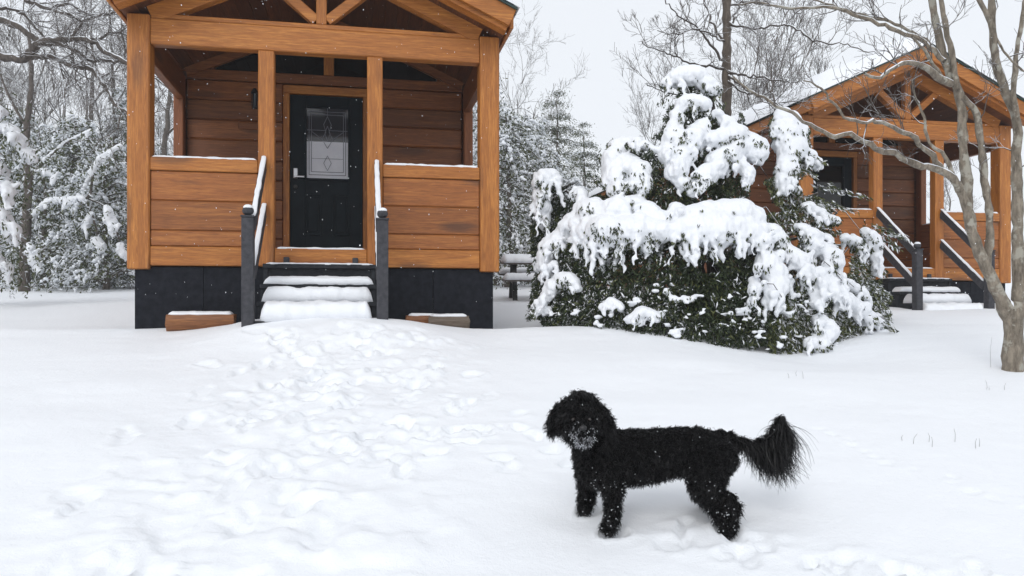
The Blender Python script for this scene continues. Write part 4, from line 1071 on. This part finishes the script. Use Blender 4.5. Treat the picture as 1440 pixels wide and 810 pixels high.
bg_ = [([(-30, 170), (7, 178), (26, 198), (46, 226)], [11, 11, 10, 6], 8, .3), ([(-40, 215), (-8, 225), (8, 255), (12, 285)], [10, 10, 8, 5], 8, .35), ([(-50, 280), (-10, 290), (14, 318), (20, 340)], [11, 11, 9, 5], 10, .35),
       ([(-50, 345), (-15, 350), (8, 375), (12, 392)], [11, 10, 8, 5], 8, .25), ([(-60, 130), (-20, 140), (5, 158)], [9, 9, 6], 6, .25), ([(-100, 250), (-70, 240), (-50, 262)], [10, 12, 8], 6, .3), ([(-110, 340), (-80, 330), (-50, 350)], [10, 12, 8], 6, .3)]
laden_tree('snowy_evergreen', -60, 12.5, [([(-60, 450), (-60, 300), (-58, 60)], 9, 2, 0)] + [([(-60, b[0][0][1] + 10)] + b[0][1:], 2.5, 1, -.05) for b in bg_], bg_,
    [(b[0][i], b[0][i + 1], 13) for b in bg_ for i in range(len(b[0]) - 1)], 'snow-heavy evergreen cut by the left edge of the photo, white boughs drooping', .028, 420, 91)
bg_ = [([(48, 300), (69, 282), (95, 280), (121, 277)], [4, 5.5, 5, 3.5], 9, .35), ([(45, 239), (68, 220), (90, 201), (128, 182)], [2, 2.6, 2.5, 1.8], 2, .2), ([(118, 266), (130, 240), (141, 221), (169, 204)], [3, 3.5, 3.5, 2.5], 3, .2),
       ([(40, 345), (50, 362), (56, 382)], [6, 8, 5], 6, .3), ([(136, 338), (142, 345)], [7, 7], 4, .3), ([(150, 292), (160, 312), (158, 330)], [5, 7, 5], 6, .4), ([(170, 345), (174, 360)], [5, 5], 3, .3), ([(60, 240), (72, 246)], [5, 4], 3, .3), ([(128, 300), (120, 320)], [4, 5], 4, .3)]
laden_tree('bare_tree', 37, 19, [([(33, 425), (34, 398), (36, 330), (40, 250), (38, 180), (44, 120), (40, 40)], 8, 2, 0), ([(38, 310), (48, 302), (69, 285), (95, 283), (121, 280), (136, 230), (169, 206)], 2.5, 1, 0), ([(40, 250), (68, 222), (90, 203), (128, 184)], 2, .8, 0),
    ([(36, 350), (50, 362), (56, 382)], 2, 1, 0), ([(121, 280), (130, 300), (140, 340)], 1.4, .8, 0), ([(121, 278), (150, 292), (160, 312), (172, 350)], 1.4, .8, 0), ([(40, 180), (15, 140), (-5, 90)], 2.5, 1, 0)], bg_,
    [(b[0][i], b[0][i + 1], 9) for b in bg_ for i in range(len(b[0]) - 1)], 'bare dark-trunked tree at far left, its long limbs carrying thick ropes of snow', .035, 200, 92, .11)

# the far wood as one mass
def make_wood():
    rg = np.random.default_rng(61); CC, LC, tr, br = [], [], [], []
    for k in range(190):
        x = rg.uniform(-50, 9); y = rg.uniform(38, 62)
        px = 720 + x / y * FPX
        h = 6.5 + 2.5 * rg.random() + (2 if px < 300 else 0)
        if px > 740: h *= .62
        z0 = gz(x, y)
        if k % 3:
            n = 420; t = rg.random(n) ** .8; rr = (1 - t) * 2.2 + .3; a = rg.uniform(0, 6.28, n); q = np.sqrt(rg.random(n))
            CC.append(np.stack([x + np.cos(a) * rr * q, y + np.sin(a) * rr * q, z0 + .2 + t * h * .8], 1))
        tr.append((np.array([(x, y, z0 - .5), (x + .1, y, z0 + h * .5), (x, y, z0 + h * 1.1)]), np.array([.16, .1, .02])))
        if k % 2 == 0:
            src = smooth_poly(tr[-1][0], tr[-1][1], .4); twigs_on(br, src, 9, h * .3, .05, 2, rg, up=.3, t0=.3, minr=.012, kids=(3, 5), seg=4)
    C_ = np.concatenate(CC); n = len(C_)
    V, F = cards(C_, rg.normal(size=(n, 3)) + [0, 0, -.4], rg.uniform(.18, .4, n), rg.uniform(.07, .15, n), rg)
    T = tubes_mesh('t', tr + br, 4)
    tv = np.empty(len(T.vertices) * 3, np.float32); T.vertices.foreach_get('co', tv); tf = np.empty(len(T.loops), np.int32); T.loops.foreach_get('vertex_index', tf)
    m = mesh_np('far_wood', np.concatenate([V, tv.reshape(-1, 3)]), np.concatenate([F, tf.reshape(-1, 4) + len(V)]), np.concatenate([(rg.random(n) < .45).astype(int), np.full(len(tf) // 4, 2)]))
    return m
tag(link('forest', make_wood(), [M_needle_far, M_snow_far, M_bark_snowy]), 'grey snow-dusted wood fading into the snowfall beyond the nearer trees', 'forest', kind='stuff')

# dry stems in the snow
gr = []
for (px, py, D, n) in ((1398, 508, 6.55, 1), (1300, 598, 4.6, 4), (1347, 597, 4.6, 1), (1392, 532, 5.9, 4), (1372, 602, 4.6, 2), (1118, 520, 6.2, 3)):
    for _ in range(n):
        x = (px - 720) / FPX * D + trg.normal() * .05; y = D + trg.normal() * .05; z = gz(x, y); h = trg.uniform(.02, .06) if n > 1 else .08
        if px == 1398: h = .26
        gr.append((np.array([(x, y, z - .02), (x + trg.normal() * .004, y, z + h * .6), (x + trg.normal() * .012, y, z + h)]), np.array([.0013, .001, .0007])))
tag(link('dry_grass', tubes_mesh('dry_grass', gr, 4), M_twig), 'thin dry stems poking out of the snow at right', 'grass', kind='stuff')

# ---------------------------------------------------------------- the dog
DD_ = 3.55
def Q(px, py, dD, r): D = DD_ + dD; return (*P(px, py, D), r / FPX * D)
dsp = []
def limb(pts, k=1.0):
    for a, b in zip(pts[:-1], pts[1:]):
        a, b = np.array(a, float), np.array(b, float); n = max(2, int(np.linalg.norm((b - a)[:2]) / (min(a[3], b[3]) * .3)) + 1)
        for i in range(n + 1):
            t = i / n; q = a + (b - a) * t; dsp.append(Q(*q[:3], q[3] * k))
# torso
limb([(852, 640, .08, 37), (880, 643, .08, 39), (915, 640, .08, 37), (950, 634, .07, 34), (985, 632, .07, 31), (1008, 640, .07, 30)])
limb([(838, 625, .04, 33), (845, 650, .06, 36)])
limb([(828, 608, .02, 22), (850, 628, .07, 31)])
# head: skull, brow, muzzle
limb([(813, 584, -.03, 30), (815, 594, -.04, 29)])
limb([(815, 572, -.02, 22), (822, 574, 0, 22)])
limb([(817, 598, -.07, 18), (819, 606, -.14, 15.5), (820, 608, -.19, 13.5)])
limb([(820, 618, -.12, 12), (821, 619, -.175, 9.5)])
# ears
limb([(790, 578, -.02, 13), (781, 592, -.03, 12), (779, 604, -.03, 9)])
limb([(842, 580, -.02, 13), (850, 595, -.02, 13), (849, 612, -.02, 9)])
# near front leg
limb([(862, 660, -.02, 24), (862, 682, -.03, 16.5), (861, 708, -.04, 11.5), (860, 733, -.04, 11), (856, 742, -.07, 10.5)])
# far front leg
limb([(830, 640, .14, 24), (826, 668, .16, 16), (826, 690, .17, 12), (824, 708, .17, 11), (822, 712, .15, 11)])
# near hind leg: thigh, stifle forward, hock back
limb([(1004, 640, .02, 29), (998, 662, -.01, 27), (990, 682, -.02, 21), (1005, 700, -.03, 17), (1024, 706, -.04, 13), (1031, 714, -.05, 11.5), (1028, 732, -.06, 9.5), (1026, 745, -.06, 9), (1020, 749, -.08, 8)])
limb([(995, 690, -.02, 18), (1010, 718, -.04, 13), (1024, 738, -.05, 10)])
# far hind leg
limb([(1004, 645, .13, 26), (985, 672, .17, 20), (984, 690, .18, 14), (1004, 704, .18, 12), (1012, 712, .18, 10), (1006, 722, .18, 9)])
# tail
limb([(1015, 618, .07, 14), (1035, 621, .07, 8), (1060, 626, .07, 6), (1080, 620, .07, 6), (1092, 606, .07, 8), (1099, 592, .07, 6.5)])
db = P(930, 725, DD_ + .05); dorg = np.array([db[0], db[1], gz(db[0], db[1])])
dog = empty('dog', tuple(dorg), 0, 'curly black dog standing in the snow, head turned to the camera, tail raised', 'dog')
dm = blob_mesh('dog_body', [(s[0] - dorg[0], s[1] - dorg[1], s[2] - dorg[2], s[3]) for s in dsp], .007, 4, .015, .019)
body = link('body', dm, M_skin, dog, True)
drg = np.random.default_rng(77)
# fur planted on the body surface
nP = len(dm.polygons); ce = np.empty(nP * 3, np.float32); no = np.empty(nP * 3, np.float32); ar = np.empty(nP, np.float32)
dm.polygons.foreach_get('center', ce); dm.polygons.foreach_get('normal', no); dm.polygons.foreach_get('area', ar)
ce = ce.reshape(-1, 3); no = no.reshape(-1, 3)
def strands(root, nrm, length, width, curl, fall, rg, segs=5, freq=30.):
    """curly ribbons: direction mixes the normal, gravity and a clump field"""
    n = len(root); cl = np.stack([vnoise(root[:, 0] * freq, root[:, 1] * freq, root[:, 2] * freq + 5 * k) for k in range(3)], 1) * 1.6
    d = nrm * 1.0 + cl * curl + rg.normal(size=(n, 3)) * .25 + np.array([0, 0, -1.]) * np.reshape(fall, (-1, 1)); d /= np.linalg.norm(d, axis=1, keepdims=True)
    p = root - nrm * .004; side = np.cross(d, rg.normal(size=(n, 3))); side /= np.linalg.norm(side, axis=1, keepdims=True)
    ax2 = np.cross(d, side); ph = rg.uniform(0, 6.28, (n, 1)); V = []
    Ls = np.reshape(length, (-1, 1)); Ws = np.reshape(width, (-1, 1)) * np.ones((n, 1))
    for s in range(segs + 1):
        t = s / segs; th = ph + t * 4.6
        c = p + d * Ls * t + (side * np.cos(th) + ax2 * np.sin(th) - side * np.cos(ph) - ax2 * np.sin(ph)) * Ls * .16 * min(1., curl) + np.array([0, 0, -1.]) * Ls * .35 * t * t * (np.reshape(fall, (-1, 1)) > .3)
        w_ = Ws * (1 - .75 * t ** 1.5) * .5
        V += [c - side * w_, c + side * w_]
    V = np.stack(V, 1); k = 2 * (segs + 1)
    b = np.arange(n)[:, None] * k
    F = np.stack([np.stack([b[:, 0] + 2 * s, b[:, 0] + 2 * s + 1, b[:, 0] + 2 * s + 3, b[:, 0] + 2 * s + 2], 1) for s in range(segs)], 1).reshape(-1, 4)
    return V.reshape(-1, 3), F
nf = 52000
idx = drg.choice(nP, nf, p=ar / ar.sum()); root = ce[idx] + drg.normal(size=(nf, 3)) * .003; nr = no[idx]
wpos = root + dorg
pxx = 720 + wpos[:, 0] / wpos[:, 1] * FPX; pyy = 430 - (wpos[:, 2] - EYE) / wpos[:, 1] * FPX
is_head = (pxx < 862) & (pyy < 622); muzz = ((pxx - 820) ** 2 / 19 ** 2 + (pyy - 611) ** 2 / 19 ** 2 < 1) & (wpos[:, 1] < DD_ - .08)
tail = pxx > 1042
length = np.where(is_head, .026, .019); length = np.where(pyy > 690, .018, length); length = np.where(muzz, .011, length); length = np.where(tail, .026, length)
length = length * drg.uniform(.6, 1.3, nf)
fall = np.where(is_head, .9, .35) + .2 * (pyy > 640)
V, F = strands(root, nr, length, .0036, 1.5, fall, drg, 5, 60.)
parts_v, parts_f = [V], [F]; base = len(V)
fz_ = vnoise(wpos[:, 0] * 70, wpos[:, 1] * 70, wpos[:, 2] * 70) + .9 * sstep(606, 626, pyy) - .25
frost = np.repeat((muzz & (fz_ + drg.normal(size=nf) * .3 > .1)).astype(int), 5)
# long tail feathers and ear fringes
def feather(n, pts, ln0, ln1, dx, dD=.07, wid=.0032, curl=.25):
    global base
    t = drg.random(n); pts = np.array(pts, float); tt = np.linspace(0, 1, len(pts))
    x = np.interp(t, tt, pts[:, 0]); y = np.interp(t, tt, pts[:, 1]); D = DD_ + dD + drg.normal(size=n) * .012
    rt = np.stack([(x - 720) / FPX * D, D, EYE + (430 - y) / FPX * D], 1) - dorg + drg.normal(size=(n, 3)) * .005
    nm = np.stack([np.full(n, dx) + vnoise(t * 26, 3.3) * .16 + drg.normal(size=n) * .06, drg.normal(size=n) * .12, -np.ones(n)], 1); nm /= np.linalg.norm(nm, axis=1, keepdims=True)
    ln = (ln0 + (ln1 - ln0) * t) * drg.uniform(.55, 1.12, n)
    V, F = strands(rt, nm, ln, wid, curl, np.full(n, .2), drg, 8, 18.); parts_v.append(V); parts_f.append(F + base); base += len(V)
feather(900, [(1044, 622), (1060, 627), (1075, 624), (1086, 616)], .11, .21, .0, curl=.45)
feather(1300, [(1080, 622), (1092, 608), (1099, 594), (1101, 588)], .22, .23, .02, curl=.45)
feather(500, [(1092, 606), (1100, 590)], .14, .20, .07, curl=.45)
feather(350, [(800, 575), (782, 588), (775, 604)], .03, .045, -.25, -.03, .003, .6)
feather(350, [(835, 575), (852, 590), (856, 608)], .04, .05, .15, -.03, .003, .6)
feather(250, [(800, 560), (815, 553), (835, 560)], .03, .03, 0, -.06, .003, .8)
fur = link('fur', mesh_np('dog_fur', np.concatenate(parts_v), np.concatenate(parts_f), np.r_[frost, np.zeros(sum(len(f) for f in parts_f) - len(frost), int)]), [M_fur, M_frost], dog, True)
# eyes, nose
M_eye = mat('dog_eye', (.01, .006, .004), .08); M_nose = mat('dog_nose', (.008, .008, .009), .35)
for x in (806, 829):
    p = P(x, 590, DD_ - .152) - dorg; MB().sphere(tuple(p), .0085).build('eye', M_eye, dog, True)
p = P(820, 602, DD_ - .238) - dorg; MB().sphere(tuple(p), .014, 2, (1.2, .8, .85)).build('nose', M_nose, dog, True)
# snow caught in the coat
sc_ = []; 
low = np.where((pyy > 672) & (pxx < 1045))[0]; mz = np.where(muzz)[0]
sel = np.concatenate([drg.choice(low, 420), drg.choice(np.where(pyy > 715)[0], 160), drg.choice(mz, 260), drg.choice(nf, 130)])
cc = root[sel] + nr[sel] * drg.uniform(.008, .020, (len(sel), 1)); cc[580:840, 1] -= .008
rad = drg.uniform(.0009, .0026, len(sel)); rad[580:840] *= .8
keepf = drg.random(len(sel)) < .6; keepf[580:840] = (drg.random(260) < .45) & (pyy[sel[580:840]] > 603)
cc, rad = cc[keepf], rad[keepf]; Lv, Lf = ico_lumps(cc, rad, np.ones((len(cc), 3)), drg)
chin = [(*(P(x, y + 2, DD_ - .185) - dorg), r * .8 / FPX * 3.4) for x, y, r in ((813, 621, 2.5), (817, 624, 3.2), (822, 624, 3.4), (827, 621, 2.4), (820, 621, 3.0), (824, 618, 2.5), (815, 618, 2.4))]
M_chin = mottled('snow_caked_fur', (.10, .10, .105), (.62, .64, .67), 120, .8, .4)
tag(link('snow_flecks', mesh_np('snow_flecks', Lv, Lf), M_snow_far, dog), kind='stuff')
link('snowy_chin', blob_mesh('snowy_chin', chin, .0035, 1, .004, .008), M_chin, dog, True)

# ---------------------------------------------------------------- falling snow
n = 2600
fy = drg.uniform(4, 18, n); fx = (drg.uniform(-60, 1500, n) - 720) / FPX * fy; fz = EYE + (430 - drg.uniform(-60, 520, n)) / FPX * fy
okk = fz > 1.6; C_ = np.stack([fx, fy, fz], 1)[okk]
Lv, Lf = ico_lumps(C_, drg.uniform(.0012, .0028, len(C_)), np.tile([1, 1, 1.5], (len(C_), 1)), drg)
tag(link('falling_snow', mesh_np('falling_snow', Lv, Lf), M_snow_far), 'small white flakes falling through the air', 'snowfall', kind='stuff')

# ---------------------------------------------------------------- haze
HAZE = .0013
hb = MB().box(-90, 90, -12, 95, -4, 22, 0).build('haze', None) if False else None
m = bpy.data.materials.new('haze'); m.use_nodes = True; m.node_tree.nodes.clear()
o_ = m.node_tree.nodes.new('ShaderNodeOutputMaterial'); v = m.node_tree.nodes.new('ShaderNodeVolumePrincipled')
v.inputs['Color'].default_value = (.985, .99, 1, 1); v.inputs['Density'].default_value = HAZE; v.inputs['Anisotropy'].default_value = .2
m.node_tree.links.new(v.outputs[0], o_.inputs['Volume'])
tag(MB().box(-135, 135, -33, 165, -8, 24, 0).build('haze', m), 'thin pale air full of fine snow', 'haze', kind='stuff')
